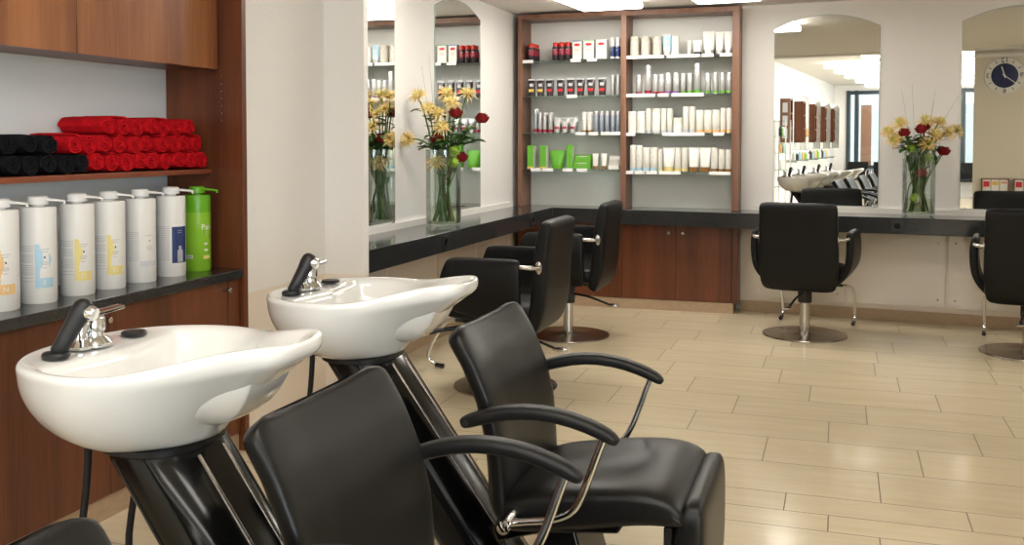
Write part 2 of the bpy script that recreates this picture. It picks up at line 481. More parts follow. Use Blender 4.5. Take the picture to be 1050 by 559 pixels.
for bay in (0, 1):
    xa, xb = XS[bay][1], XS[bay+1][0]
    for z in shelfz[bay]:
        g = bx('glass_shelf', M['shelfglass'], xa+.001, xb-.001, SF+.01, SB-.003, z-.009, z-.001, sh, .001)
        for (u0, u1) in tags[k]:
            a, b = max(along(u0, SF), xa+.002), min(along(u1, SF), xb-.002)
            bx('price_strip', M['tag'], a, b, SF+.004, SF+.009, z-.022, z+.005, g, .0008)
        k += 1
# cabinets below the counter
cb = empty('base_cabinet', (0, 0, 0), label='low reddish wooden cabinet under the counter below the product shelves', cat='cabinet')
CF = 7.93
bx('carcass', M['wood'], -2.60, -.764, CF+.02, SB, .085, .70, cb)
bx('plinth', M['base'], -2.60, -.80, CF+.005, SB, 0, .084, cb)
for i, (a, b) in enumerate(((-2.60, -2.16), (-2.157, -1.70), (-1.697, -1.257), (-1.254, -.815))):
    d = bx('door', M['wood'], a, b, CF, CF+.019, .088, .698, cb, .0015)
    kx = b-.055 if i % 2 == 0 else a+.055
    MB().lathe([(.006, 0), (.006, .012), (.013, .016), (.014, .026), (.010, .03)], (kx, CF, .635), 14, (0, -1, 0)).build('knob', M['satin'], d)
bx('end_panel', M['wood'], -.812, -.764, CF-.002, CF+.019, .085, .70, cb, .0015)

# ================================================================== PRODUCTS
cache = {}
def shelf_obj(kind, key, build, loc, label, cat, group, rz=0, s=1):
    if key not in cache: cache[key] = build(); o = cache[key]
    else: o = dup(cache[key], loc)
    o.location = loc; o.rotation_euler = (0, 0, rz)
    tag(o, label, cat, group)
    return o
def bottle(name, r, h, body, cap, band=None, caph=.25, neck=.8, print_=None, square=0):
    def f():
        b = MB(); ch = h*caph; n = 20
        b.lathe([(r*.93, 0), (r, .003), (r, h-ch-.006), (r*.93, h-ch-.001), (r*neck, h-ch)], n=n)
        b.mi = 1
        b.lathe([(r*neck, h-ch), (r*neck, h-.004), (r*neck*.9, h)], n=n)
        if band:
            b.mi = 2; b.lathe([(r*1.012, h*band[0]), (r*1.012, h*band[1])], n=n, caps=False)
        b.mi = 3
        for k_, z in enumerate((.62, .5, .45)):   # small print facing the room
            zz = h*z*(1-caph*.4); w = (.5, .7, .6)[k_]; hh = h*(.05, .012, .012)[k_]
            b.loops([[V((r*1.02*math.sin(a), -r*1.02*math.cos(a), q)) for a in (-w+.1*i*2*w*.5 for i in range(11))] for q in (zz, zz+hh)], False, False, closed=False)
        return b.build(name, [body, cap, band[2] if band else cap, print_ or M['grey']])
    return f
def tube_pack(name, w, h, body, cap, label=None, d=.028):
    """cosmetic tube standing on its cap, flattened crimp at the top"""
    def f():
        b = MB(); X, Y = V((1, 0, 0)), V((0, 1, 0))
        b.sweep([(V((0, 0, z*h)), X, Y, w*a, d*c, 2.4) for z, a, c in ((.2, .42, 1), (.5, .46, .85), (.8, .49, .45), (.93, .5, .12), (1, .5, .08))], n=20)
        b.mi = 1; b.sweep([(V((0, 0, z*h)), X, Y, w*.40, d*.95, 2.4) for z in (0, .02, .19, .2)], n=20)
        if label:
            b.mi = 2; b.box(-w*.30, w*.30, -d*1.02, -d*.5, h*.24, h*.40)
            b.mi = 3; b.box(-w*.22, w*.22, -d*.92, -d*.2, h*.55, h*.72); b.box(-w*.46, w*.46, -d*.16, d*.16, h*.9, h*1.002)
        return b.build(name, [body, cap, label or cap, M['lgrey']], bevel=.001)
    return f
def carton(name, w, h, d, front, top=None, side=None, oval=None, strip=None):
    def f():
        b = MB(); b.box(-w/2, w/2, -d/2, d/2, 0, h)
        b.mi = 1; b.box(-w/2-.0004, w/2+.0004, -d/2-.0004, d/2+.0004, h-.006, h+.0004)
        if side: b.mi = 2; b.box(w/2-.0002, w/2+.0005, -d/2, d/2, 0, h-.006)
        if oval:
            b.mi = 3; b.lathe([(1, 0), (1, .001)], (0, 0, 0), 20, (0, -1, 0)) if False else b.sweep([(V((0, -d/2-e_, h*.78)), V((1, 0, 0)), V((0, 0, 1)), w*.32, h*.075, 2) for e_ in (.0003, .001)], n=20)
            b.box(-w*.26, w*.26, -d/2-.0008, -d/2, h*.52, h*.535); b.box(-w*.2, w*.2, -d/2-.0008, -d/2, h*.46, h*.47)
        if strip: b.mi = 4; b.box(-w/2, w/2, -d/2-.0006, -d/2, h*strip[0], h*strip[1])
        return b.build(name, [front, top or front, side or front, oval or front, strip[2] if strip else front])
    return f

def row(items, bay, lvl, desc):
    """items: (u, builder, key, name, label_kind, category, depth_list)"""
    z = shelfz[bay][lvl]
    count = {}
    for it in items: count[it[4]] = count.get(it[4], 0) + 1
    seen = {}
    shelf = f"{['top', 'second', 'third', 'lowest'][lvl]} shelf of the {['left', 'right'][bay]} bay"
    xa, xb = XS[bay][1], XS[bay+1][0]
    fx = [min(max(along(it[0], SF+.03+it[7]), xa+it[7]+.003), xb-it[7]-.003) for it in items]
    for _ in range(300):                    # neighbours stand side by side without touching
        for a_ in range(len(items)-1):
            need = items[a_][7]+items[a_+1][7]+.002 - (fx[a_+1]-fx[a_])
            if need > 0: fx[a_] -= need/2; fx[a_+1] += need/2
        fx = [min(max(x_, xa+it[7]+.002), xb-it[7]-.002) for x_, it in zip(fx, items)]
    for x, (u, bld, key, name, lk, cat, depths, half) in zip(fx, items):
        i = seen.get(lk, 0); seen[lk] = i+1
        for j, dy in enumerate(depths):
            y = SF + .03 + half + dy
            art = '' if count[lk] == 1 and len(depths) == 1 else ordn(i) + ' '
            where = 'front' if j == 0 else ('behind it' if len(depths) == 2 else ordn(j))
            if count[lk] == 1: art = ''
            lab = f"{art}{lk} from the left on the {shelf}" if art else f"{lk} on the {shelf}"
            sf = f"{['top', 'second', 'third', 'lowest'][lvl]} shelf, {['left', 'right'][bay]} bay"
            lab = f"{art}{lk} from left, {sf}" if art else f"{lk}, {sf}"
            if j: lab = f"{lk} {['', 'directly', 'second', 'third', 'fourth'][j]} behind {ordn(i)} from left, {sf}"
            shelf_obj(cat, key, bld, (x, y, z), lab, cat, f"{desc}")
def P(u, key, bld, name, lk, cat, half, depths=(0,)): return (u, bld, key, name, lk, cat, depths, half)
D5 = (0, .045, .09, .135, .18); D4 = D5[:4]; D3 = D5[:3]; D2 = (0, .07)
rb = bottle('spray_bottle', .026, .150, M['dark'], M['redcap'], (.30, .62, M['maroon']), .24, .82, M['lgrey'])
row([P(544.5, 'rb', rb, '', 'red-capped dark bottle', 'bottle', .026, (0, .054, .108, .162))] +
    [P(u, 'rb', rb, '', 'red-capped dark bottle', 'bottle', .026, (0, .056)) for u in (569.5, 575.8, 582)] +
    [P(592.3, 'bxb', carton('product_box', .077, .158, .06, M['boxwhite'], M['blue'], None, M['redprint'], (0, .02, M['blue'])), '', 'white box with blue top and red oval', 'box', .04),
     P(604.2, 'bxg', carton('product_box', .085, .160, .07, M['boxwhite'], M['gcard'], None, M['redprint'], (0, .02, M['gcard'])), '', 'white box with green top and red oval', 'box', .043),
     P(617.3, 'bxw', carton('product_box', .088, .160, .09, M['boxwhite'], M['boxwhite'], None, M['redprint']), '', 'plain white box with red oval', 'box', .045),
     P(627.6, 'bwb', bottle('hair_bottle', .017, .175, M['navy'], M['whitecap'], (.0, .1, M['white']), .42, .9, M['white']), '', 'slim blue and white bottle', 'bottle', .018, (0, .038, .076, .114)),
     P(633, 'bwb', None, '', 'slim blue and white bottle', 'bottle', .018, (0, .038))],
    0, 0, 'products on the top shelf, left bay')
tb = lambda c: tube_pack('gel_tube', .071, .146, M['dark'], M['dark'], c, .026)
row([P(u, 'ty', tb(M['ylabel']), '', 'black tube with gold label', 'tube', .036) for u in (545.5, 554.5)] +
    [P(u, 'tr', tb(M['redprint']), '', 'black tube with red label', 'tube', .036) for u in (564, 575, 585.3, 595.3, 606, 617.5)] +
    [P(628, 'gc', bottle('hair_can', .016, .165, M['silver'], M['silver'], None, .15, .96), '', 'slim grey can', 'can', .017, (0, .045)), P(633.5, 'gc', None, '', 'slim grey can', 'can', .017, (0, .045))],
    0, 1, 'products on the second shelf, left bay')
sb = bottle('silver_bottle', .018, .170, M['silver'], M['silver'], (.03, .16, M['maroon']), .2, .9)
st = tube_pack('silver_tube', .062, .128, M['silver'], M['silver'], M['maroon'], .024)
row([P(549.5, 'sb', bottle('silver_bottle', .019, .200, M['silverd'], M['silver'], (.03, .16, M['maroon']), .2, .9), '', 'tall silver bottle', 'bottle', .02, (0, .045)),
     P(553.6, 'sbm', sb, '', 'short silver bottle', 'bottle', .019, (0, .042, .084)), P(558.6, 'sbm', None, '', 'short silver bottle', 'bottle', .019, (0, .042, .084)),
     P(564.5, 'sbm', None, '', 'short silver bottle', 'bottle', .019, (0, .042))] +
    [P(u, 'st', st, '', 'grey tube with red band', 'tube', .031, (0, .06)) for u in (571.3, 579.3, 587.5)] +
    [P(u, 'wb', bottle('ivory_bottle', .019, .172, M['ivory'], M['ivory'], (.03, .11, M['brown']), .25, .92), '', 'slim ivory bottle', 'bottle', .02, (0, .046)) for u in (599, 604.5)] +
    [P(u, 'bc', bottle('grey_can', .020, .178, M['silverd'], M['silver'], None, .2, .96), '', 'blue-grey can', 'can', .021, (0, .048, .096)) for u in (611.2, 616.8, 622.5, 628.5, 633.6)],
    0, 2, 'products on the third shelf, left bay')
gb = carton('green_box', .055, .195, .075, M['gcard'], M['gcard'], M['palecard'], None, (.0, .09, M['ylabel']))
row([P(545.2, 'gb', gb, '', 'tall green box with pale side', 'box', .029), P(558, 'gb', None, '', 'tall green box with pale side', 'box', .029),
     P(572, 'pouch', tube_pack('green_tub', .135, .155, M['gcard'], M['green'], None, .05), '', 'wide green tub', 'tub', .068),
     P(585, 'gb2', carton('green_box', .052, .200, .06, M['gcard'], M['gcard'], M['palecard']), '', 'narrow green box with pale side', 'box', .028),
     P(610.6, 'wt', tube_pack('ivory_tube', .05, .130, M['ivory'], M['brown'], None, .022), '', 'white tube with brown foot', 'tube', .026), P(619.5, 'wt', None, '', 'white tube with brown foot', 'tube', .026)],
    0, 3, 'products on the lowest shelf, left bay')
z = shelfz[0][3]
xg = along(597, SF+.07)+.006
o = carton('green_carton', .145, .062, .08, M['gcard'], M['green'], None, M['palecard'])(); o.location = (xg, SF+.07, z); tag(o, 'flat green box, lower of two stacked on the lowest shelf', 'box', 'products on the lowest shelf, left bay')
o = carton('green_carton', .135, .055, .08, M['gcard'], M['green'], None, M['palecard'])(); o.location = (xg+.008, SF+.07, z+.0625); tag(o, 'flat green box, upper of two stacked on the lowest shelf', 'box', 'products on the lowest shelf, left bay')
o = empty('sample_stand', (along(630, SF+.07), SF+.07, z), label='small white display rack of sticks on the lowest shelf', cat='display')
MB().box(-.045, .045, -.03, .03, 0, .03).build('tray', M['boxwhite'], o); MB().box(-.045, .045, .02, .03, .03, .11).build('back_card', M['boxwhite'], o)
sm = MB()
for i in range(9):
    for j in range(2): sm.cyl((-.038+i*.0095, -.018+j*.02, .03), (-.038+i*.0095, -.018+j*.02, .078), .0035, n=8)
sm.build('sample_sticks', M['ivory'], o)

cc = bottle('round_can', .036, .165, M['cream'], M['cream'], (.62, .66, M['lgrey']), .12, .98)
row([P(650.3, 'cc', cc, '', 'beige patterned can', 'can', .037, (0, .078)), P(661.5, 'cc', None, '', 'beige patterned can', 'can', .037, (0, .078)), P(673.5, 'cc', None, '', 'beige patterned can', 'can', .037, (0, .078)),
     P(683.5, 'lbt', tube_pack('blue_tube', .075, .175, M['lblue'], M['silver'], M['white'], .026), '', 'pale blue and silver tube', 'tube', .037),
     P(692, 'wbx', carton('white_box', .052, .150, .05, M['boxwhite']), '', 'narrow blank white box', 'box', .028),
     P(706, 'swt', tube_pack('small_tube', .038, .115, M['ivory'], M['white'], None, .018), '', 'small white tube', 'tube', .02),
     P(714.5, 'jar', tube_pack('cup_jar', .075, .120, M['white'], M['black'], None, .035), '', 'tapered white pot with dark foot', 'jar', .038),
     P(726.8, 'lwt', tube_pack('large_tube', .10, .190, M['white'], M['silver'], None, .034), '', 'large white tube', 'tube', .050, (0, .074)),
     P(740, 'mwt', tube_pack('medium_tube', .07, .180, M['white'], M['silver'], None, .028), '', 'medium white tube', 'tube', .034), P(749, 'mwt', None, '', 'medium white tube', 'tube', .034)],
    1, 0, 'products on the top shelf, right bay')
def sbt(h, band, r=.026): return bottle('silver_bottle', r, h, M['silver'], M['silver'], (.03, .13, band), .2, .93)
row([P(654.8, 's1', sbt(.160, M['maroon']), '', 'silver bottle with red base', 'bottle', .027), P(664.5, 's2', sbt(.240, M['maroon'], .03), '', 'tall silver bottle with red base', 'bottle', .03, (0,)),
     P(674.3, 's1', None, '', 'silver bottle with red base', 'bottle', .027, (0, .06)), P(679.3, 's1', None, '', 'silver bottle with red base', 'bottle', .02),
     P(686, 's3', sbt(.172, M['purple'], .03), '', 'silver bottle with purple base', 'bottle', .031, (0, .064, .128)),
     P(693.5, 's3', None, '', 'silver bottle with purple base', 'bottle', .031, (0, .064)),
     P(698.5, 's4', sbt(.165, M['gcard'], .024), '', 'silver bottle with green base', 'bottle', .025, (0, .052)), P(704.6, 's4', None, '', 'silver bottle with green base', 'bottle', .025, (0, .052)),
     P(713.5, 's5', sbt(.245, M['gcard'], .032), '', 'tall silver bottle with green base', 'bottle', .033),
     P(725.3, 's4', None, '', 'silver bottle with green base', 'bottle', .027), P(733.2, 's4', None, '', 'silver bottle with green base', 'bottle', .027),
     P(741.5, 's4', None, '', 'silver bottle with green base', 'bottle', .025), P(747.8, 's4', None, '', 'silver bottle with green base', 'bottle', .025, (0, .052))],
    1, 1, 'products on the second shelf, right bay')
def ivb(h, band, r=.026, cap='ivory'): return bottle('ivory_bottle', r, h, M['ivory'], M[cap], (.03, .14, band), .15, .96, M['lgrey'])
wj = bottle('white_jar', .038, .125, M['white'], M['ivory'], None, .35, 1.0)
row([P(646.2, 'i0', ivb(.18, M['white'], .036, 'whitecap'), '', 'wide white bottle', 'bottle', .037, (0, .075)), P(657.6, 'i0', None, '', 'wide white bottle', 'bottle', .037, (0, .075)),
     P(667, 'i1', ivb(.20, M['lgrey'], .022), '', 'slim white bottle with grey base', 'bottle', .023), P(673.8, 'i2', ivb(.20, M['lgrey'], .037), '', 'stout white bottle with grey base', 'bottle', .038, (0, .076)),
     P(682.6, 'i1', None, '', 'slim white bottle with grey base', 'bottle', .023, (0, .05)), P(687.6, 'i1', None, '', 'slim white bottle with grey base', 'bottle', .023, (0, .05)),
     P(695.5, 'jar2', wj, '', 'squat white jar', 'jar', .039, (0,)),
     P(706.5, 'i3', ivb(.215, M['lgrey'], .024), '', 'pale green-white bottle', 'bottle', .025, (0, .052)), P(712, 'i3', None, '', 'pale green-white bottle', 'bottle', .025, (0, .052)),
     P(719.5, 'i4', ivb(.185, M['orange'], .032), '', 'white bottle with orange base', 'bottle', .033), P(729, 'i4', None, '', 'white bottle with orange base', 'bottle', .031), P(736.6, 'i4', None, '', 'white bottle with orange base', 'bottle', .031, (0, .07)),
     P(743.8, 'i5', ivb(.20, M['orange'], .022), '', 'slim white bottle with orange base', 'bottle', .023, (0, .05)), P(749.5, 'i5', None, '', 'slim white bottle with orange base', 'bottle', .023, (0, .05))],
    1, 2, 'products on the third shelf, right bay')
row([P(650.5, 'j1', ivb(.215, M['lblue'], .026), '', 'white bottle with light blue base', 'bottle', .027), P(657, 'j1', None, '', 'white bottle with light blue base', 'bottle', .024),
     P(664.5, 'j2', ivb(.195, M['lblue'], .031), '', 'wide white bottle with light blue base', 'bottle', .031, (0, .066)), P(672.6, 'j2', None, '', 'wide white bottle with light blue base', 'bottle', .031),
     P(679.7, 'j3', ivb(.18, M['yellow'], .018), '', 'slim white bottle with yellow base', 'bottle', .019), P(687.3, 'j4', tube_pack('white_tube', .10, .195, M['white'], M['yellow'], None, .036), '', 'wide white tube with yellow foot', 'tube', .046),
     P(696.5, 'j5', ivb(.195, M['yellow'], .026), '', 'white bottle with yellow base', 'bottle', .027, (0, .058)), P(703, 'j5', None, '', 'white bottle with yellow base', 'bottle', .027, (0, .058)),
     P(713.3, 'j6', tube_pack('white_tube', .092, .195, M['white'], M['brown'], None, .034), '', 'wide white tube with brown foot', 'tube', .044), P(724, 'j6', None, '', 'wide white tube with brown foot', 'tube', .044),
     P(735, 'j7', ivb(.195, M['brown'], .028), '', 'white bottle with brown base', 'bottle', .029, (0, .06)), P(742.5, 'j8', ivb(.18, M['brown'], .025), '', 'shorter white bottle with brown base', 'bottle', .026), P(749, 'j8', None, '', 'shorter white bottle with brown base', 'bottle', .026)],
    1, 3, 'products on the lowest shelf, right bay')

# ================================================================== LEFT CABINET WALL
CY0, CY1 = .55, 3.72
ep = bx('tall_end_panel', M['wood'], -2.895, -2.495, 3.725, 3.757, 0, ZC2-.005, bevel=.002)
tag(ep, 'full-height reddish wood end panel beside the white pier', 'panel')
pn = MB()
for z in [1.31+.032*i for i in range(12)]:
    pn.cyl((-2.60, 3.7252, z), (-2.60, 3.7235, z), .0022, n=8)
pn.build('pin_holes', M['satin'], ep)
wt = MB(); wt.box(-2.895, -2.495, CY0, CY1+.003, .775, .815)
tag(wt.build('stone_worktop', M['granite'], bevel=.003), 'black granite shelf under the row of big pump bottles', 'worktop')
bc = empty('base_cabinet', (0, 0, 0), label='low reddish wooden cabinet behind the wash basins on the left', cat='cabinet')
bx('carcass', M['wood'], -2.895, -2.535, CY0, CY1, .085, .774, bc)
bx('filler_strip', M['wood'], -2.534, -2.515, 3.635, CY1, .085, .774, bc, .001)
bx('plinth', M['base'], -2.89, -2.525, CY0, CY1, 0, .084, bc)
yy = [3.632, 2.90, 2.15, 1.40, .56]
for i, (b, a) in enumerate(zip(yy, yy[1:])):
    d = bx('door', M['wood'], -2.534, -2.515, a+.0015, b-.0015, .088, .772, bc, .0015)
    h = MB(); h.cyl((-2.516, b-.03, .735), (-2.482, b-.03, .735), .008); h.cyl((-2.482, b-.03, .735), (-2.478, b-.03, .735), .011)
    h.build('knob', M['satin'], d, bevel=.001)
wc = empty('wall_cabinet', (0, 0, 0), label='reddish wooden wall cabinet with flat doors above the towels', cat='cabinet')
bx('carcass', M['wood'], -2.895, -2.635, CY0, CY1, 1.70, ZC-.03, wc)
for b, a in zip((CY1, 2.875, 2.03, 1.18), (2.875, 2.03, 1.18, CY0)):
    bx('door', M['woodlit'], -2.634, -2.615, a+.002, b-.002, 1.695, ZC-.03, wc, .0012)
ts = bx('towel_shelf', M['woodshelf'], -2.895, -2.655, CY0, CY1+.003, 1.234, 1.256, bevel=.002)
tag(ts, 'reddish wooden shelf carrying rolled towels', 'shelf')
# towels
def towel(m, seed):
    rnd = random.Random(seed)
    b = MB(); Ro = .042; L_ = rnd.uniform(.205, .225); turns = 3.2; n = 90
    sqz = rnd.uniform(.88, 1.0); a0 = rnd.uniform(0, 2*PI)
    ring = []
    for side in (0, 1):
        pts = []
        for i in range(n+1):
            t = i/n; r = .007 + (Ro-.007)*t - (.0075 if side else 0)*min(1, t*4+.2)
            a = a0 + turns*2*PI*t
            wob = 1+.04*math.sin(3*a+seed)
            pts.append((r*wob*math.cos(a), r*wob*sqz*math.sin(a)))
        ring.append(pts)
    outline = ring[0] + ring[1][::-1]
    nseg = 5; Ls = []
    for k in range(nseg+1):
        x = -L_ + L_*k/nseg
        f = 1 - (.07 if k in (0, nseg) else 0)
        Ls.append([V((x + rnd.uniform(-.002, .002), p[0]*f, p[1]*f)) for p in outline])
    vs = b.loops(Ls, False, False)
    for lp in (vs[0], vs[-1]):
        m_ = len(lp)
        for i in range(n): b.face([lp[i], lp[i+1], lp[m_-2-i], lp[m_-1-i]])
    return b.build('rolled_towel', m)
reds = [towel(M['red'], s) for s in (1, 2, 3)]; blks = [towel(M['blk'], s) for s in (4, 5)]
used = set()
def put_towel(protos, i, x, y, z, label, group):
    p = protos[i % len(protos)]
    o = p if p not in used else dup(p, (0, 0, 0))
    used.add(p)
    o.location = (x, y, z); o.rotation_euler = (random.uniform(-.4, .4), 0, random.uniform(-.07, .07)); tag(o, label, 'towel', group)
zt = 1.256+.0405
D = .0805
for i in range(9): put_towel(reds, i, -2.665+random.uniform(-.012, .008), 3.670-D*i, zt+random.uniform(0, .002), f'{ordn(i)} red rolled towel from the wooden end panel, bottom row', 'red rolled towels')
for i in range(10): put_towel(reds, i+1, -2.67+random.uniform(-.012, .008), 3.685-.004-D*(i)-D*.42, zt+.070, f'{ordn(i)} red rolled towel from the wooden end panel, middle row', 'red rolled towels')
for i in range(7): put_towel(reds, i+2, -2.675+random.uniform(-.012, .008), 3.61-D*1.04*i, zt+.140, f'{ordn(i)} red rolled towel from the wooden end panel, top row', 'red rolled towels')
for i in range(8): put_towel(blks, i, -2.655+random.uniform(-.012, .008), 2.94-D*i, zt, f'{ordn(i)} black rolled towel from the red ones, bottom row', 'black rolled towels')
for i in range(7): put_towel(blks, i+1, -2.66+random.uniform(-.012, .008), 2.78-D*1.08*i, zt+.071, f'{ordn(i)} black rolled towel from the red ones, upper row', 'black rolled towels')

# pump bottles
def sector(b, r, a0, a1, z0, z1, n=10):
    """patch on a cylinder; angle 0 faces +x, grows towards -y"""
    Ls = [[V((r*math.cos(a0+(a1-a0)*i/n), -r*math.sin(a0+(a1-a0)*i/n), z)) for i in range(n+1)] for z in (z0, z1)]
    b.loops(Ls, False, False, closed=False)
def wrap_text(txt, size, r, a_c, z, m, name, parent, spin=0):
    cu = bpy.data.curves.new('t', 'FONT'); cu.body = txt; cu.size = size; cu.align_x = 'CENTER'; cu.resolution_u = 2
    to = bpy.data.objects.new('t', cu); COL.objects.link(to)
    dg = bpy.context.evaluated_depsgraph_get(); me = bpy.data.meshes.new_from_object(to.evaluated_get(dg))
    bpy.data.objects.remove(to)
    for v_ in me.vertices:
        x, y_ = v_.co.x, v_.co.y
        if spin: x, y_ = -y_, x
        a = a_c - x/r
        v_.co = (r*math.cos(a), -r*math.sin(a), z+y_)
    me.materials.append(m)
    o = bpy.data.objects.new(name, me); COL.objects.link(o); o.parent = parent
    return o
def pump_bottle(loc, r, h, body, top, head, label, style, rz=0, armdir=R(20)):
    o = empty('pump_bottle', loc, rz, label, 'bottle', 'big pump bottles on the granite shelf')
    b = MB(); b.lathe([(r*.95, 0), (r, .006), (r, h-.075)], n=48, caps=True); b.build('body', body, o)
    c = MB(); c.lathe([(r*1.003, h-.075), (r*1.003, h-.008), (r*.97, h-.001), (r*.5, h)], n=48); c.build('collar_cap', top, o)
    p = MB(); p.lathe([(r*.36, h), (r*.36, h+.006), (r*.60, h+.008), (r*.58, h+.032), (r*.50, h+.036)], n=28)
    a = V((math.cos(armdir), math.sin(armdir), 0))
    s0 = V((0, 0, h+.024)) + a*r*.3
    p.sweep([(s0 + a*t*.075 + V((0, 0, -.006*t*t)), a.cross(V((0, 0, 1))), V((0, 0, 1)), .0085-.003*t, .006-.002*t, 3) for t in (0, .3, .6, .9, 1)], n=14)
    p.sweep([(s0 + a*(.073) + V((0, 0, -.004-q)), a, a.cross(V((0, 0, 1))), .0045, .0045, 2) for q in (0, .006, .012)], n=10)
    p.build('pump_head', head, o)
    # printed label: angles are measured from +x towards -y; the camera looks from about 50 deg
    lab = MB(); mats = [M['grey'], style['col'], M['navy'], M['white']]
    r1 = r*1.006; lo = h*.16
    fa = R(52) + rz                      # direction of the viewer
    if style['k'] != 'green':
        if style['k'] == 'fam':
            zz = .60*h; random.seed(3)
            while zz > .22*h:
                lab.mi = 0; sector(lab, r1, fa+R(10), fa+R(70)-random.uniform(0, .12), zz, zz+.0016, 8)
                zz -= .0062 if random.random() < .75 else .012
            lab.mi = 1; sector(lab, r1, fa-R(55), fa+R(6), lo+.002, lo+.036)          # colour block
            sector(lab, r1, fa-R(8), fa+R(6), lo+.036, .62*h, 4)                      # colour column
            for i in range(8):                                                        # bulge of the column
                q = math.sin(PI*(i+.5)/8); sector(lab, r1*1.0005, fa-R(8)-R(12)*q, fa-R(7), .34*h+i*.011, .34*h+(i+1)*.011, 4)
                if style.get('disc'): sector(lab, r1*1.0004, fa-R(38)-R(10)*q, fa-R(38), .38*h+i*.006, .38*h+(i+1)*.006, 3)
            lab.mi = 2; sector(lab, r1*1.001, fa-R(27), fa-R(22), .47*h, .492*h, 4)    # little emblem
            lab.mi = 0
            for zz, w in ((.56, 16), (.535, 11), (.43, 10), (.415, 13), (.40, 9), (.37, 8)): sector(lab, r1*1.001, fa-R(24+w), fa-R(24-w), zz*h, zz*h+.0018, 6)
        elif style['k'] == 'plain':
            zz = .60*h; random.seed(3)
            while zz > .25*h:
                lab.mi = 0; sector(lab, r1, fa+R(5), fa+R(62)-random.uniform(0, .12), zz, zz+.0016, 8); zz -= .0075
            for q, w in ((.56, 16), (.43, 10), (.41, 13), (.39, 9)): sector(lab, r1, fa-R(34+w), fa-R(34-w), q*h, q*h+.0016, 6)
            lab.mi = 1; sector(lab, r1, fa-R(70), fa+R(2), lo+.012, lo+.034)
            lab.mi = 2; sector(lab, r1*1.001, fa-R(38), fa-R(34), .49*h, .507*h, 4)
        else:
            zz = .62*h; random.seed(3)
            while zz > .20*h:
                lab.mi = 0; sector(lab, r1, fa+R(6), fa+R(66)-random.uniform(0, .12), zz, zz+.0016, 8); zz -= .0072
            lab.mi = 2; sector(lab, r1, fa-R(75), fa-R(2), .17*h, .62*h, 12)
            lab.mi = 0; sector(lab, r1*1.001, fa-R(50), fa-R(24), .18*h, .33*h, 6); sector(lab, r1*1.001, fa-R(42), fa-R(30), .33*h, .38*h, 4)
            lab.mi = 3; sector(lab, r1*1.001, fa-R(45), fa-R(25), .57*h, .573*h, 6); sector(lab, r1*1.001, fa-R(45), fa-R(25), .545*h, .548*h, 6)
    else:
        mats = [M['white'], M['yellow'], M['navy'], M['green2']]
        lab.mi = 3; sector(lab, r1*.999, fa-PI, fa+PI, h-.135, h-.075, 40)
        lab.mi = 1; sector(lab, r1, fa-R(58), fa-R(24), .16*h, .205*h)
        lab.mi = 0; sector(lab, r1, fa+R(22), fa+R(62), .17*h, .215*h)
        for q in (.36, .345, .28, .265): sector(lab, r1, fa-R(46), fa-R(28), q*h, q*h+.004, 5)
        bc_ = MB()
        for i in range(7): sector(bc_, r1*1.003, fa+R(26+i*4.6), fa+R(28+i*4.6), .18*h, .205*h, 1)
        bc_.build('bar_code', M['navy'], o)
    lab.build('label', mats, o)
    if style['k'] == 'green': 
        wrap_text('Pant', .036, r1*1.003, fa-R(46), .545*h, M['white'], 'lettering', o); wrap_text('?', .026, r1*1.003, fa-R(40), .475*h, M['white'], 'lettering', o)
    elif style.get('letter'):
        wrap_text(style['letter'], .024, r1*1.004, fa-R(24), lo+.012, M['white'], 'lettering', o)
    return o
HB = .315
pbs = [(2.560, 'fam', M['orange'], 'N', 'white pump bottle with orange label at the left picture edge', None),
       (2.727, 'fam', M['lblue'], 'E', 'white pump bottle with light blue label', 1), (2.912, 'fam', M['yellow'], 'D', 'white pump bottle with yellow label, beside the blue-labelled one', None),
       (3.077, 'fam', M['yellow'], 'D', 'white pump bottle with yellow label, beside the grey-labelled one', None), (3.255, 'plain', M['lgrey'], None, 'white pump bottle with pale grey label', None),
       (3.445, 'navy', M['navy'], None, 'white pump bottle with dark blue label', None)]
BX = -2.66
for i, (y, k, c, let, lb, dsc) in enumerate(pbs):
    pump_bottle((BX, y, .815), .0585, .335, M['white'], M['white'], M['whitecap'], lb, dict(k=k, col=c, letter=let, disc=dsc), 0, R(22))
pump_bottle((BX, 3.622, .815), .0565, .330, M['green2'], M['green'], M['green'], 'green pump bottle beside the wooden end panel', dict(k='green', col=M['yellow']), 0, R(14))

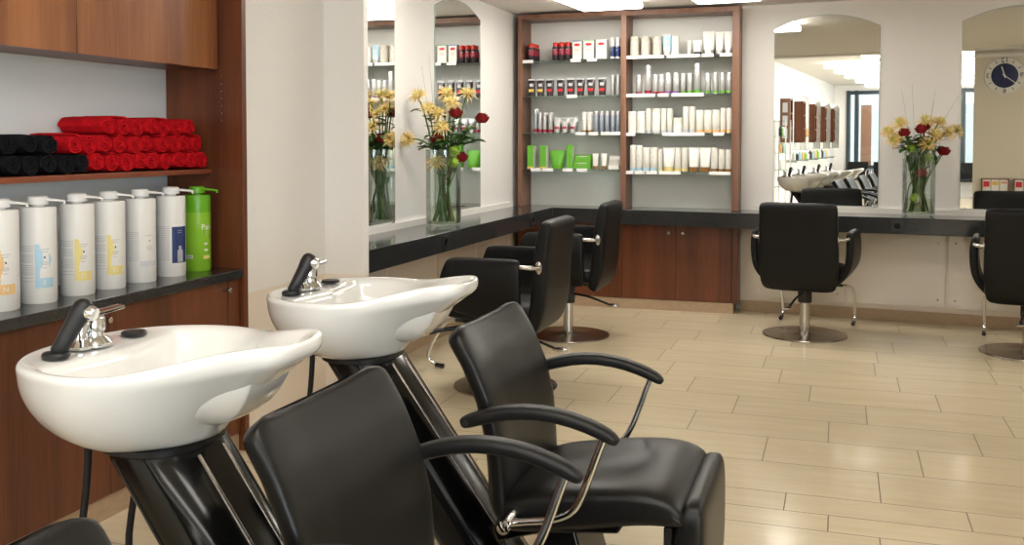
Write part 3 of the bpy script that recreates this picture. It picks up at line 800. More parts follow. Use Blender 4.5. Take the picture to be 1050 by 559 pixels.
# ================================================================== WASH BASINS
def smooth(a, b, x):
    t = min(1, max(0, (x-a)/(b-a))); return t*t*(3-2*t)
def make_basin():
    root = empty('wash_basin', (0, 0, 0))
    N = 96
    ctrl = [(-.325, 0), (-.320, .090), (-.292, .168), (-.235, .238), (-.15, .284), (-.06, .298), (.02, .280), (.09, .237), (.145, .187), (.20, .151), (.255, .132), (.298, .112), (.318, .07), (.321, 0)]
    XF = .321
    def cr(P_, m):
        out = []
        for i in range(len(P_)-1):
            a = P_[i-1] if i else (P_[1][0], -P_[1][1]); b, c = P_[i], P_[i+1]; d = P_[i+2] if i+2 < len(P_) else (P_[-2][0], -P_[-2][1])
            for k in range(m):
                t = k/m
                out.append(tuple(.5*((2*b[j])+(-a[j]+c[j])*t+(2*a[j]-5*b[j]+4*c[j]-d[j])*t*t+(-a[j]+3*b[j]-3*c[j]+d[j])*t**3) for j in (0, 1)))
        return out + [P_[-1]]
    dense = cr(ctrl, 12)
    # resample by arc length
    ln = [0]
    for a, b in zip(dense, dense[1:]): ln.append(ln[-1]+math.hypot(b[0]-a[0], b[1]-a[1]))
    half = []
    H_ = N//2
    for i in range(H_+1):
        s = ln[-1]*i/H_; k = 0
        while k < len(ln)-2 and ln[k+1] < s: k += 1
        t = (s-ln[k])/(ln[k+1]-ln[k]); a, b = dense[k], dense[k+1]; half.append((a[0]+(b[0]-a[0])*t, a[1]+(b[1]-a[1])*t))
    out = half + [(x, -y) for x, y in half[-2:0:-1]]
    N = len(out)
    def zr(x): return .048*smooth(.0, .32, x)
    def nose(x): return smooth(-.10, .27, x)
    # normals
    nr = []
    for i in range(N):
        a, b = out[i-1], out[(i+1) % N]; dx, dy = b[0]-a[0], b[1]-a[1]; l = math.hypot(dx, dy); nr.append((dy/l, -dx/l))
    s_ = 1 if nr[N//4][1] > 0 else -1
    nr = [(a*s_, b*s_) for a, b in nr]
    def off(d, dz, dip=0, base=out):
        r_ = []
        for i, (x, y) in enumerate(base):
            q = nose(x)
            z = zr(x)+dz - dip*q*math.exp(-(y/.075)**2)
            r_.append(V((x-nr[i][0]*d, y-nr[i][1]*d, z)))
        return r_
    b = MB(); L = []
    # outer hull from foot to rim
    c0 = (-.03, 0); zb = -.198
    fx, fyy = .115, .115
    for k in range(0, 13):
        ph = PI/2*k/12
        lp = []
        for i, (x, y) in enumerate(out):
            ang = math.atan2(y, x - c0[0] + .02)
            foot = (c0[0]+fx*math.cos(ang), c0[1]+fyy*math.sin(ang))
            wr = math.sin(ph)**1.0; hz = 1-math.cos(ph)       # round bowl
            t = k/12
            q = nose(x)
            w = (1-q)*(math.sin(ph)**.8) + q*(t**1.15)
            h_ = (1-q)*(1-math.cos(ph))**.85 + q*(t**.9)
            zt_ = zr(x) - .022 - .018*q
            X = foot[0]+(x-foot[0])*w; Y = foot[1]+(y-foot[1])*w
            if q > 0 and k < 12:                                # hollow flank under the neck rest
                Y *= 1-.10*q*math.sin(PI*t)
            lp.append(V((X, Y, zb+(zt_-zb)*h_)))
        L.append(lp)
    L.append(off(-.002, -.012)); L.append(off(.0015, -.003, .004)); L.append(off(.008, .0, .008)); L.append(off(.018, -.001, .015)); L.append(off(.027, -.004, .02))
    # inner opening
    inner = []
    for i, (x, y) in enumerate(out):
        xx = x-nr[i][0]*.040; yy_ = y-nr[i][1]*.040
        xx = max(xx, -.155 - .03*abs(yy_)/.25); xx = min(xx, .26)
        inner.append((xx, yy_))
    def inn(sc, z, cx=.0, zz=None):
        lp = []
        for (x, y) in inner:
            q = nose(x)
            lp.append(V((cx+(x-cx)*sc, y*sc, z if zz is None else z + (zr(x)-.006)*zz - .025*q*zz*math.exp(-(y/.08)**2))))
        return lp
    L.append(inn(1.0, -.004, 0, 1)); L.append(inn(.975, -.016, 0, 1)); L.append(inn(.93, -.05, .0, .7)); L.append(inn(.84, -.10, .0, .4)); L.append(inn(.66, -.142, 0, .1)); L.append(inn(.35, -.160)); L.append(inn(.08, -.163))
    b.loops(L)
    b.build('basin_bowl', M['ceramic'], root, sub=1)
    MB().lathe([(.024, 0), (.024, .004), (.018, .005)], (0, 0, -.161), 24).build('drain', M['chrome'], root)
    # black overflow cover
    MB().lathe([(.030, .0), (.031, .004), (.027, .008), (.010, .009)], (-.232, .125, -.002), 28).build('deck_cap', M['black'], root)
    # mixer
    mx_ = empty('mixer_tap', (-.238, -.005, 0)); mx_.parent = root
    m = MB(); m.lathe([(.040, -.004), (.041, .004), (.034, .012), (.024, .020), (.023, .030), (.026, .033), (.026, .056), (.022, .066), (.010, .071)], n=28)
    m.lathe([(.026, -.004), (.027, .003), (.019, .012), (.014, .02), (.013, .04)], (0, -.042, 0), 24)
    m.tube([(0, -.045, .035), (.0, -.03, .05), (0, -.01, .05)], .012, 12)
    m.build('tap_body', M['chrome'], mx_)
    m = MB(); m.sweep([(V((.0, .0+t, .070+.03*t)), V((1, 0, 0)), V((0, 0, 1)), .018-.06*abs(t-.03), .006, 2.5) for t in (-.02, 0, .03, .06, .085, .09)], n=16)
    m.build('tap_lever', M['chrome'], mx_)
    # hand shower parked in its ring
    hs = empty('hand_shower', (-.222, -.140, 0)); hs.parent = root
    MB().lathe([(.029, -.004), (.030, .003), (.027, .008), (.018, .010)], n=28).build('holder_ring', M['black'], hs)
    ax = V((.30, .34, .80)).normalized(); sd = ax.cross(V((0, 0, 1))).normalized(); sd2 = ax.cross(sd)
    m = MB(); m.sweep([(ax*t-V((.0, .0, 0)), sd, sd2, r_, r_, 2.2) for t, r_ in ((.004, .014), (.01, .0180), (.04, .0188), (.08, .0205), (.105, .0235), (.122, .0225), (.132, .016), (.137, .005))], n=20)
    m.build('handle', M['black'], hs)
    hd = V((.90, .10, -.30)).normalized()
    m = MB(); m.lathe([(.017, .008), (.0175, .026), (.015, .033), (.006, .035)], ax*.112, 20, hd); m.build('spray_head', M['chrome'], hs)
    # hoses under the rear of the bowl
    for sx, y0, by in ((-.17, -.10, -.06), (-.13, .02, .10)):
        MB().tube([(sx, y0, -.16), (sx-.01, y0+.0, -.30), (sx-.03, y0-.01, -.5), (sx-.02, y0+by*.4, -.72), (sx+.03, y0+by, -.84), (sx+.14, y0+by, -.885)], .0085, 10).build('hose', M['black'], root)
    # pedestal, raked towards the seat
    st_ = []
    def cen(z): return V((-.045 + (-.20-z)*.72, 0, z))
    for z, g in ((-.202, .93), (-.212, 1), (-.40, 1.0), (-.6, 1.02), (-.75, 1.03), (-.893, 1.05)):
        st_.append((cen(z), V((1, 0, 0)), V((0, 1, 0)), .112*g, .135*g, 2.6))
    m = MB(); m.sweep(st_, n=48); ped = m.build('pedestal', M['lacquer'], root)
    m = MB(); m.sweep([(V((-.045, 0, z)), V((1, 0, 0)), V((0, 1, 0)), .116*g, .139*g, 2.6) for z, g in ((-.212, .97), (-.209, 1), (-.196, 1), (-.190, .9))], n=48); m.build('collar', M['black'], root)
    for sy in (-1, 1):
        m = MB(); m.tube([cen(-.22)+V((.1085, sy*.045, 0)), cen(-.60)+V((.111, sy*.045, 0)), cen(-.88)+V((.1145, sy*.045, 0))], .005, 8, 1); m.build('edge_trim', M['steel'], ped)
        m = MB(); m.tube([cen(-.22)+V((-.05, sy*.1285, 0)), cen(-.88)+V((-.05, sy*.134, 0))], .0025, 8, 1); m.build('seam', M['black'], ped)
    return root

# ================================================================== BACKWASH CHAIR (faces +x)
def make_wash_chair():
    root = empty('wash_chair', (0, 0, 0))
    X, Y, Z = V((1, 0, 0)), V((0, 1, 0)), V((0, 0, 1))
    # backrest: leaning, curved
    line = [(-.858, .36), (-.868, .42), (-.872, .50), (-.880, .58), (-.905, .68), (-.945, .77), (-.985, .835), (-1.0, .858)]
    W = .272; st = []
    def at(t):
        f = t*(len(line)-1); i = min(int(f), len(line)-2); q = f-i
        return V((line[i][0]+(line[i+1][0]-line[i][0])*q, 0, line[i][1]+(line[i+1][1]-line[i][1])*q))
    NS = 30
    for i in range(NS+1):
        t = i/NS; p = at(t); d = (at(min(1, t+.03))-at(max(0, t-.03))).normalized(); nrm = V((d.z, 0, -d.x))
        top = (1-t)*.50; rr = .10
        w = W*(.97+.03*smooth(0, .6, t)) - (rr-math.sqrt(max(0, rr*rr-(rr-min(rr, top+.004))**2)))
        bot = t*.5; w -= (.03-math.sqrt(max(0, .03**2-(.03-min(.03, bot+.004))**2)))
        th = .034*min(1, math.sqrt(min(1, (top+.003)/.025)))*min(1, math.sqrt(min(1, (bot+.004)/.03)))
        bow = -.018
        lp = (p, Y, nrm, w, th, 5)
        st.append(lp)
    m = MB()
    L = []
    n = 44
    for (c, u, w_, a, b_, ex) in st:
        lp = []
        for k in range(n):
            th = 2*PI*(k+.5)/n; C, S = math.cos(th), math.sin(th)
            cu = math.copysign(abs(C)**(2/ex), C); cv = math.copysign(abs(S)**(2/3.2), S)
            q = V(c)+u*a*cu+w_*b_*cv
            q += w_*(.030*cu*cu-.01)           # sides wrap forward
            lp.append(q)
        L.append(lp)
    m.loops(L); m.build('backrest', M['leather'], root)
    # piping along the sides
    # seat
    prof_t = [(-.86, .405), (-.80, .438), (-.70, .462), (-.60, .475), (-.50, .485), (-.42, .485), (-.365, .468), (-.335, .435), (-.328, .40)]
    st = []
    m = MB()
    top = [(-.865, .40), (-.84, .43), (-.76, .455), (-.66, .472), (-.565, .486), (-.475, .492), (-.41, .485), (-.365, .462), (-.345, .425)]
    th_ = [.03, .055, .065, .065, .062, .055, .048, .035, .012]
    for (x, z), t in zip(top, th_):
        st.append((V((x, 0, z-t)), Y, Z, .262-(.02 if x > -.36 else 0), t, 5))
    m.sweep(st, n=44); m.build('seat', M['leather'], root, sub=1)
    # seam line of the seat
    for sy in (-1, 1):
        MB().tube([(x, sy*.2585, z-.042) for x, z in top[1:-1]], .0022, 6).build('piping', M['black'], root)
    # leg rest, hanging from the seat front
    m = MB(); st = []
    for z, x, w, t in ((.462, -.335, .20, .010), (.455, -.335, .236, .024), (.430, -.337, .248, .036), (.39, -.343, .250, .044), (.30, -.348, .250, .050), (.20, -.350, .250, .050), (.12, -.352, .246, .044), (.105, -.353, .22, .02)):
        st.append((V((x, 0, z)), Y, X, w, t, 6))
    m.sweep(st, n=40); lr = m.build('leg_rest', M['leather'], root, sub=1)
    m = MB(); m.box(-.415, -.39, -.20, .20, .16, .38); m.build('leg_rest_back', M['black'], lr, bevel=.006)
    # arm rests with chrome tube
    for sy in (-1, 1):
        yA = sy*.325
        pa = [(-.925, .640), (-.88, .657), (-.80, .682), (-.71, .689), (-.62, .676), (-.55, .652), (-.518, .634), (-.508, .626)]
        wd = [.022, .027, .029, .029, .028, .026, .022, .010]; hh = [.017, .019, .019, .018, .017, .017, .015, .008]
        st = []
        for i, (x, z) in enumerate(pa):
            a = V((pa[max(i-1, 0)][0], 0, pa[max(i-1, 0)][1])); b = V((pa[min(i+1, 7)][0], 0, pa[min(i+1, 7)][1])); d = (b-a).normalized()
            st.append((V((x, yA, z)), Y, V((-d.z, 0, d.x)), wd[i], hh[i], 3))
        am = MB(); am.sweep(st, n=24); arm = am.build('armrest', M['arm'], root, sub=1)
        MB().cyl((-.905, yA+sy*.024, .648), (-.905, yA+sy*.030, .648), .007).build('bolt', M['black'], arm)
        t = MB(); yt = yA - sy*.005
        t.tube([(-.545, yt, .635), (-.562, yt, .59), (-.583, yt, .53), (-.605, yt-sy*.005, .475), (-.635, yt-sy*.01, .43), (-.69, yt-sy*.02, .402), (-.76, yt-sy*.03, .385), (-.815, yt-sy*.035, .372)], .0105, 12)
        t.build('arm_tube', M['chrome'], arm)
    yk = .305
    for sy in (-1, 1):
        k = MB(); k.lathe([(.012, 0), (.017, .004), (.019, .018), (.016, .026), (.007, .029)], (-.812, sy*.30, .372), 20, (0, sy, 0))
        k.tube([(-.812, sy*.295, .372), (-.80, sy*.27, .395), (-.803, sy*.265, .385)], .011, 10)
        k.build('recline_knob', M['chrome'], root)
    # frame under the seat and foot on the floor
    m = MB(); m.prism([(-.50, .418), (-.505, .395), (-.535, .345), (-.74, .322), (-.87, .28), (-.885, .31), (-.86, .37), (-.70, .41)], -.20, .20)
    m.build('seat_frame', M['lacquer'], root, bevel=.006)
    m = MB(); m.cyl((-.55, -.201, .385), (-.55, -.206, .385), .006); m.cyl((-.66, -.201, .375), (-.66, -.206, .375), .004); m.build('frame_bolts', M['satin'], root)
    m = MB(); m.prism([(-.775, .002), (-.48, .002), (-.48, .03), (-.60, .05), (-.68, .33), (-.775, .31)], -.12, .12); m.build('floor_foot', M['lacquer'], root, bevel=.008)
    return root

basin = make_basin(); wchair = make_wash_chair()
BL = ['white ceramic wash basin on black raked stand, beyond the nearest one', 'white ceramic wash basin on black raked stand, nearest and largest in view',
      'white wash basin beside the camera, seen only in the arched mirror, third of the row', 'white wash basin at the near end of the row, seen only in the mirror']
CLb = ['black leather backwash chair with both armrests in view, in front of the farther basin', 'black leather backwash chair in front of the nearest wash basin',
       'black leather backwash chair of which only the back corner shows at the lower left', 'black leather backwash chair at the near end of the row, seen in the mirror']
for i in range(4):
    yb = 2.80 - .945*i; yc = 2.705 - .94*i
    o = basin if i == 0 else dup(basin, (0, 0, 0))
    o.location = ((-1.394, -1.416, -1.40, -1.40)[i], yb+.008, .905); tag(o, BL[i], 'wash basin', 'wash basins in a row')
    o = wchair if i == 0 else dup(wchair, (0, 0, 0))
    o.location = ((-.01, -.028, -.01, -.01)[i], yc, 0); tag(o, CLb[i], 'chair', 'backwash chairs in a row')

# ================================================================== STYLING CHAIRS (face +y)
def make_style_chair():
    root = empty('styling_chair', (0, 0, 0))
    X, Y, Z = V((1, 0, 0)), V((0, 1, 0)), V((0, 0, 1))
    MB().lathe([(.290, 0), (.292, .004), (.290, .010), (.20, .018), (.06, .022), (.045, .030)], n=72).build('base_disc', M['steel'], root)
    MB().cyl((0, 0, .02), (0, 0, .25), .036, n=32).build('post', M['satin'], root)
    MB().lathe([(.046, .235), (.048, .24), (.048, .37), (.03, .385)], n=32).build('pump_sleeve', M['black'], root)
    m = MB(); m.box(-.13, .13, -.13, .13, .375, .40); m.box(-.03, .03, -.25, .1, .36, .378); m.build('seat_bracket', M['black'], root, bevel=.004)
    # lever
    m = MB(); m.tube([(-.01, -.04, .30), (-.03, -.16, .285), (-.05, -.30, .245)], .0075, 10); lv = m.build('pump_lever', M['black'], root)
    m = MB(); m.sweep([(V((-.055, -.335, .238)) + Z*q, V((-.1, -.99, 0)), V((.99, -.1, 0)), a*.042, a*.024, 2.3) for q, a in ((-.008, .8), (-.005, 1), (.006, 1), (.010, .8))], n=20); m.build('lever_pad', M['satin'], lv)
    # seat
    m = MB(); m.sweep([(V((0, y, .455)), X, Z, w, t, 5) for y, w, t in ((-.26, .20, .03), (-.25, .235, .05), (-.1, .25, .058), (.1, .25, .06), (.22, .25, .055), (.27, .245, .045), (.295, .22, .02))], n=36)
    m.build('seat', M['leather2'], root, sub=1)
    # back
    line = [(-.215, .352), (-.230, .372), (-.255, .45), (-.268, .56), (-.273, .66), (-.280, .76), (-.293, .86), (-.310, .935), (-.315, .955)]
    st = []
    for i, (y, z) in enumerate(line):
        a, b = line[max(i-1, 0)], line[min(i+1, len(line)-1)]; d = V((0, b[0]-a[0], b[1]-a[1])).normalized()
        w = (.215, .250, .262, .265, .264, .262, .260, .259, .252)[i]; t = (.022, .038, .046, .047, .046, .044, .042, .038, .022)[i]
        st.append((V((0, y, z)), X, V((0, d.z, -d.y)), w, t, 7))
    m = MB(); m.sweep(st, n=48); m.build('backrest', M['leather2'], root, sub=1)
    # side arms
    lv_ = [(.385, .235, -.16, -.08), (.405, .250, -.175, -.02), (.44, .275, -.185, .12), (.475, .295, -.19, .23), (.51, .310, -.19, .285), (.56, .320, -.19, .285), (.64, .325, -.19, .262), (.71, .322, -.19, .238), (.745, .316, -.185, .222), (.757, .312, -.17, .20)]
    for sx in (-1, 1):
        m = MB(); st = []
        for i, (z, x, y0, y1) in enumerate(lv_):
            t = (.012, .02, .026, .028, .028, .028, .028, .027, .022, .010)[i]
            st.append((V((sx*x, (y0+y1)/2, z + (.010 if i > 5 else 0)*0)), Y, X, (y1-y0)/2, t, 6))
        m.sweep(st, n=40); am = m.build('armrest', M['leather2'], root, sub=1)
        m = MB(); m.tube([(sx*.318, -.185, .715), (sx*.318, -.21, .715), (sx*.305, -.25, .712), (sx*.262, -.275, .71)], .0125, 12)
        m.build('arm_bracket', M['satin'], am)
        m = MB(); m.sweep([(V((sx*(.258+q), -.275, .71)), Y, Z, .018*a, .034*a, 2) for q, a in ((0, 1), (.008, 1), (.010, .9))], n=20); m.build('bracket_plate', M['satin'], am)
    # foot rest loops
    for sx in (-1, 1):
        m = MB(); m.tube([(sx*.08, .22, .335), (sx*.15, .32, .325), (sx*.20, .38, .315)], .012, 10); fr = m.build('foot_rest', M['black'], root)
        m = MB(); m.tube([(sx*.19, .37, .317), (sx*.245, .45, .30), (sx*.265, .50, .255), (sx*.265, .56, .15), (sx*.265, .585, .075), (sx*.265, .565, .038), (sx*.265, .53, .022)], .0115, 12); m.build('foot_tube', M['chrome'], fr)
        m = MB(); m.tube([(sx*.265, .537, .024), (sx*.265, .485, .018)], .0145, 12, 1); m.build('rubber_tip', M['black'], fr)
    return root
sc0 = make_style_chair()
CH = [((-.23, 7.24, 0), R(-8), 'black styling chair facing the arched mirror beside the shelving, seen from behind'),
      ((1.165, 7.06, 0), R(-8), 'black styling chair cut off by the right picture edge'),
      ((-1.82, 6.70, 0), R(90), 'black styling chair in front of the left counter, nearer the shelving'),
      ((-1.775, 5.19, 0), R(90), 'black styling chair in front of the left counter, nearer the wash basins')]
for i, (p, rz, lb) in enumerate(CH):
    o = sc0 if i == 0 else dup(sc0, (0, 0, 0))
    o.location = p; o.rotation_euler = (0, 0, rz); tag(o, lb, 'chair', 'black hydraulic styling chairs')

# ================================================================== FLOWERS
def petal_star(b, c, axis, n, L_, w, rnd, curl=.5, mi=0):
    q = V((0, 0, 1)).rotation_difference(axis.normalized()); b.mi = mi
    for i in range(n):
        a = 2*PI*i/n + rnd.uniform(-.2, .2); el = rnd.uniform(.0, .9); l = L_*rnd.uniform(.7, 1.1)
        d = V((math.cos(a)*math.cos(el), math.sin(a)*math.cos(el), math.sin(el))); s = V((-math.sin(a), math.cos(a), 0))
        pts = []
        for k, (t, ww) in enumerate(((0, .3), (.35, 1), (.75, .75), (1, .1))):
            z = V((0, 0, -curl*l*t*t*.8 + (.3*l*t))); p = d*l*t + z
            pts.append((p - s*w*ww/2, p + s*w*ww/2))
        for (a1, a2), (b1, b2) in zip(pts, pts[1:]):
            b.face([b.v(q@a1+c), b.v(q@a2+c), b.v(q@b2+c), b.v(q@b1+c)])
def rose_head(b, c, r, rnd):
    b.ball(c, r*.55, 12, (1, 1, 1.1))
    for ring, (n, rr, h) in enumerate(((3, .45, 1.15), (5, .7, 1.0), (6, .95, .75))):
        for i in range(n):
            a0 = 2*PI*i/n + ring*.5 + rnd.uniform(-.1, .1); wd = 2.6*PI/n/2
            rowp = []
            for t in (0, .35, .7, 1):
                rad = r*rr*(.55+.5*math.sin(t*PI*.6)) + r*.10*(t > .9)
                z = -r*.65 + t*r*1.3*h
                rowp.append([c+V((rad*math.cos(a0+q*wd), rad*math.sin(a0+q*wd), z - abs(q)*r*.2*t)) for q in (-1, -.5, 0, .5, 1)])
            b.loops(rowp, False, False, closed=False)
def leaf(b, p, d, L_, w):
    d = V(d).normalized(); s = d.cross(V((0, 0, 1))).normalized(); u = s.cross(d)
    pts = []
    for t, ww in ((0, .05), (.25, .8), (.5, 1), (.75, .7), (1, .03)):
        c = V(p)+d*L_*t - V((0, 0, 1))*L_*.25*t*t
        pts.append([c-s*w*ww/2+u*w*.12*ww, c, c+s*w*ww/2+u*w*.12*ww])
    b.loops(pts, False, False, closed=False)

def bouquet(base, label_v, where, spec, seed, right=V((.948, .317, 0)), toward=V((.3, -.95, 0))):
    """spec: (kind, lateral, height) measured from the vase foot, in the plane facing the room"""
    rnd = random.Random(seed)
    v = empty('flower_vase', base, label=label_v, cat='vase')
    r, h = .114, .50
    m = MB(); m.lathe([(0.001, .022), (r*.7, .022), (r*.92, .026), (r-.004, .04), (r-.004, h-.002), (r, h), (r, .01), (r*.97, 0), (.001, 0)], n=48, caps=False); m.build('glass', M['glass'], v)
    m = MB(); m.lathe([(.001, .0245), (r*.7, .0245), (r*.90, .028), (r-.006, .042), (r-.006, h*.26), (.001, h*.26)], n=48, caps=False); m.build('water', M['water'], v)
    base = V(base); k = {}
    names = dict(rose=('red rose', 'rose'), lily=('yellow spidery flower', 'flower'), mum=('green pompon flower', 'flower'), grass=('long thin grass blade', 'grass blade'), green=('leafy green stem', 'leafy stem'))
    tot = {}
    for s in spec: tot[s[0]] = tot.get(s[0], 0)+1
    order = {kk: sorted([i for i, s in enumerate(spec) if s[0] == kk], key=lambda i: spec[i][1]) for kk in tot}
    for i, (kind, la, hz, dp) in enumerate(spec):
        ti = order[kind].index(i)
        ff = f'{ordn(ti)} {names[kind][0]} from the left in the vase {where}'
        o = empty({'rose': 'red_rose', 'lily': 'yellow_flower', 'mum': 'green_flower', 'grass': 'grass_blade', 'green': 'leafy_stem'}[kind], base + V((0, 0, .03)), label=ff, cat=names[kind][1], group=f'{names[kind][1]}s in the vase {where}')
        tip = right*la + toward*dp + V((0, 0, hz-.03))
        f = right*(-la*.35 + rnd.uniform(-.07, .07)) + toward*(-dp*.3 + rnd.uniform(-.05, .05)); 
        if f.length > .07: f *= .07/f.length
        low = f + V((0, 0, .005)); rimp = right*max(-.07, min(.07, la*.5)) + toward*max(-.07, min(.07, dp*.5)) + V((0, 0, .46))
        if hz < .50: rimp = (low+tip)/2
        b = MB()
        sr = .0062 if kind != 'grass' else .0014
        b.tube([low, (low+rimp)/2 + right*rnd.uniform(-.01, .01), rimp, (rimp*.45+tip*.55)+V((0, 0, .03 if hz > .5 else 0)), tip], sr, 6, 4, r1=sr*.8 if kind != 'grass' else .0005)
        b.build('stem', M['stem'] if kind != 'grass' or rnd.random() > .5 else M['stemd'], o)
        ax = (tip-rimp).normalized() if kind != 'grass' else V((0, 0, 1))
        if kind == 'rose':
            b = MB(); rose_head(b, tip, .045, rnd); b.build('bloom', M['rose'], o)
        elif kind == 'lily':
            b = MB(); petal_star(b, tip, (ax+toward*.9), 46, .080, .0070, rnd, .9, 0); petal_star(b, tip+toward*.015, (ax+toward), 26, .052, .006, rnd, .2, 0)
            b.mi = 1; b.ball(tip, .017, 8); petal_star(b, tip+toward*.01, (ax+toward*1.5), 12, .045, .005, rnd, -.3, 1); b.build('bloom', [M['lily'], M['lilyc']], o, flat=True)
        elif kind == 'mum':
            b = MB()
            for q in range(110):
                d = V((rnd.gauss(0, 1), rnd.gauss(0, 1), rnd.gauss(0, 1))).normalized(); s = d.orthogonal().normalized(); p = tip+d*.030
                b.face([b.v(p-s*.004), b.v(p+s*.004), b.v(p+d*.009+s*.003), b.v(p+d*.009-s*.003)])
            b.ball(tip, .031, 12); b.build('bloom', M['mum'], o)
        if kind in ('green', 'rose', 'lily') :
            b = MB(); nl = dict(green=20, rose=5, lily=4)[kind]
            for q in range(nl):
                t = rnd.uniform(.45, .98) if kind == 'green' else rnd.uniform(.35, .8)
                p = rimp*(1-t)+tip*t if rnd.random() < .6 else low*(1-t)+rimp*t
                a = rnd.uniform(0, 2*PI); d = V((math.cos(a), math.sin(a), rnd.uniform(-.1, .6)))
                L_ = rnd.uniform(.07, .12)
                if p.z < .46: d = V((0, 0, 1))*.8 + d*.2; L_ = min(L_, .08)
                leaf(b, p, d, L_, L_*.5)
            b.build('leaves', M['leaf'], o)
    return v
Rt = V((math.cos(YAW), math.sin(YAW), 0))
# left vase (lateral metres from foot centre, height above counter, depth towards the room)
VL = (-2.436, 5.885, .8225)
specL = [('lily', -.25, .565, .13), ('lily', -.175, .84, .08), ('lily', -.11, .76, .06), ('lily', -.05, .73, .07), ('lily', .02, .86, -.02), ('lily', .04, .80, .05), ('lily', .16, .86, -.03), ('lily', -.03, .64, .09), ('lily', -.06, .42, .06),
         ('rose', -.05, .74, -.03), ('rose', .07, .735, .05), ('rose', .245, .70, .02), ('rose', -.05, .57, .05), ('rose', .11, .45, .02),
         ('mum', .06, .49, .06), ('mum', .05, .42, .07), ('green', .15, .64, .02), ('green', .02, .62, -.03), ('green', -.05, .60, .0), ('green', .10, .58, -.05), ('green', .19, .57, .04), ('green', .0, .56, .08), ('green', .07, .66, .04), ('green', .03, .50, -.05), ('green', -.09, .52, .02),
         ('grass', -.14, 1.04, .0), ('grass', -.09, 1.12, -.02), ('grass', .11, 1.02, -.02), ('grass', -.02, .97, .02)]
bouquet(VL, 'clear glass cylinder vase of flowers on the left counter', 'on the left counter', specL, 11, Rt, V((.55, -.83, 0)))
VR = (.545, 7.775, .8225)
specR = [('lily', -.23, .62, .02), ('lily', -.15, .68, .04), ('lily', -.19, .56, .05), ('lily', .04, .70, .03), ('lily', .14, .69, .0), ('lily', .20, .62, .05), ('lily', .10, .60, .07), ('lily', .04, .53, .08), ('lily', .27, .63, .0),
         ('rose', -.12, .615, .05), ('rose', .0, .64, .06), ('rose', .17, .48, .06), ('rose', .01, .32, .04), ('rose', .04, .665, .0),
         ('mum', -.07, .50, .06), ('mum', -.04, .14, .07), ('mum', .06, .43, .07), ('green', -.08, .56, .0), ('green', -.02, .56, .06), ('green', .06, .54, .0), ('green', .15, .47, .05), ('green', -.12, .50, .05), ('green', -.03, .48, .08), ('green', .02, .58, -.04), ('green', -.09, .42, .04), ('green', .08, .50, .06),
         ('grass', -.13, .92, -.02), ('grass', -.06, .98, .0), ('grass', .12, .94, -.03), ('grass', .10, .84, .02), ('grass', .34, .96, .0)]
bouquet(VR, 'clear glass cylinder vase of flowers on the back counter', 'on the back counter', specR, 23, Rt, V((.1, -.98, 0)))
# twisted bark strips in the right vase
m = MB(); bb = V(VR)
m.tube([bb+V((-.08, -.03, .06)), bb+V((-.07, -.05, .22)), bb+V((.0, -.06, .32)), bb+V((.08, -.03, .38))], .011, 8, 5, flat=.4)
m.tube([bb+V((.06, -.03, .05)), bb+V((.03, -.05, .18)), bb+V((.07, -.04, .33)), bb+V((.05, -.02, .45))], .011, 8, 5, flat=.4)
tag(m.build('bark_strip', M['stemd']), 'twisted brown bark inside the vase on the back counter', 'bark')
m = MB(); bb = V(VL)
m.tube([bb+V((.04, -.02, .04)), bb+V((.05, -.04, .15)), bb+V((.02, -.05, .27)), bb+V((.07, -.03, .36)), bb+V((.05, -.02, .48))], .011, 8, 5, flat=.4)
tag(m.build('bark_strip', M['stemd']), 'twisted brown bark inside the vase on the left counter', 'bark')

# ================================================================== LAMPS
def lamp(x0, x1, y0, y1, zc, label, rz=0, drop=.07, dm='lamp', group='white ceiling light boxes'):
    o = empty('ceiling_light', ((x0+x1)/2, (y0+y1)/2, zc), rz, label, 'ceiling light', group)
    a, b = (x1-x0)/2, (y1-y0)/2
    bx('housing', M['lamphouse'], -a+.02, a-.02, -b+.02, b-.02, -.025, -.001, o)
    bx('diffuser', M[dm], -a, a, -b, b, -drop, -.025, o, .012)
lamp(-1.95, -1.47, 6.83, 7.50, ZC, 'glowing white ceiling light box above the left bay of shelves', R(-4))
lamp(-1.04, -.58, 6.72, 7.38, ZC, 'glowing white ceiling light box above the right bay of shelves', R(-4))
lamp(1.9, 2.4, 6.6, 7.2, ZC, 'added unseen ceiling light box over the counter beyond the right picture edge', R(-4))  # unseen box, added to light the front room
lamp(-2.15, -1.65, 4.9, 5.5, ZC, 'added unseen ceiling light box over the nearer side chair, above the picture', 0)  # also added out of view for the room light
lamp(1.9, 2.4, 4.4, 5.0, ZC, 'added unseen ceiling light box near the clock wall, above the picture', 0)  # another added box that stays out of view
for i, y in enumerate((1.6, -.4, -2.35, -3.85, -5.5, -7.4, -9.3)):
    xl = -1.2 if i < 2 else -2.15-.09*(i-2)
    lamp(xl, xl+2.6, y-.35, y, ZC2, f'long ceiling light strip in the rear room, {ordn(i)} from the beam', 0, .10, 'lamp2', 'long ceiling lights of the rear room')

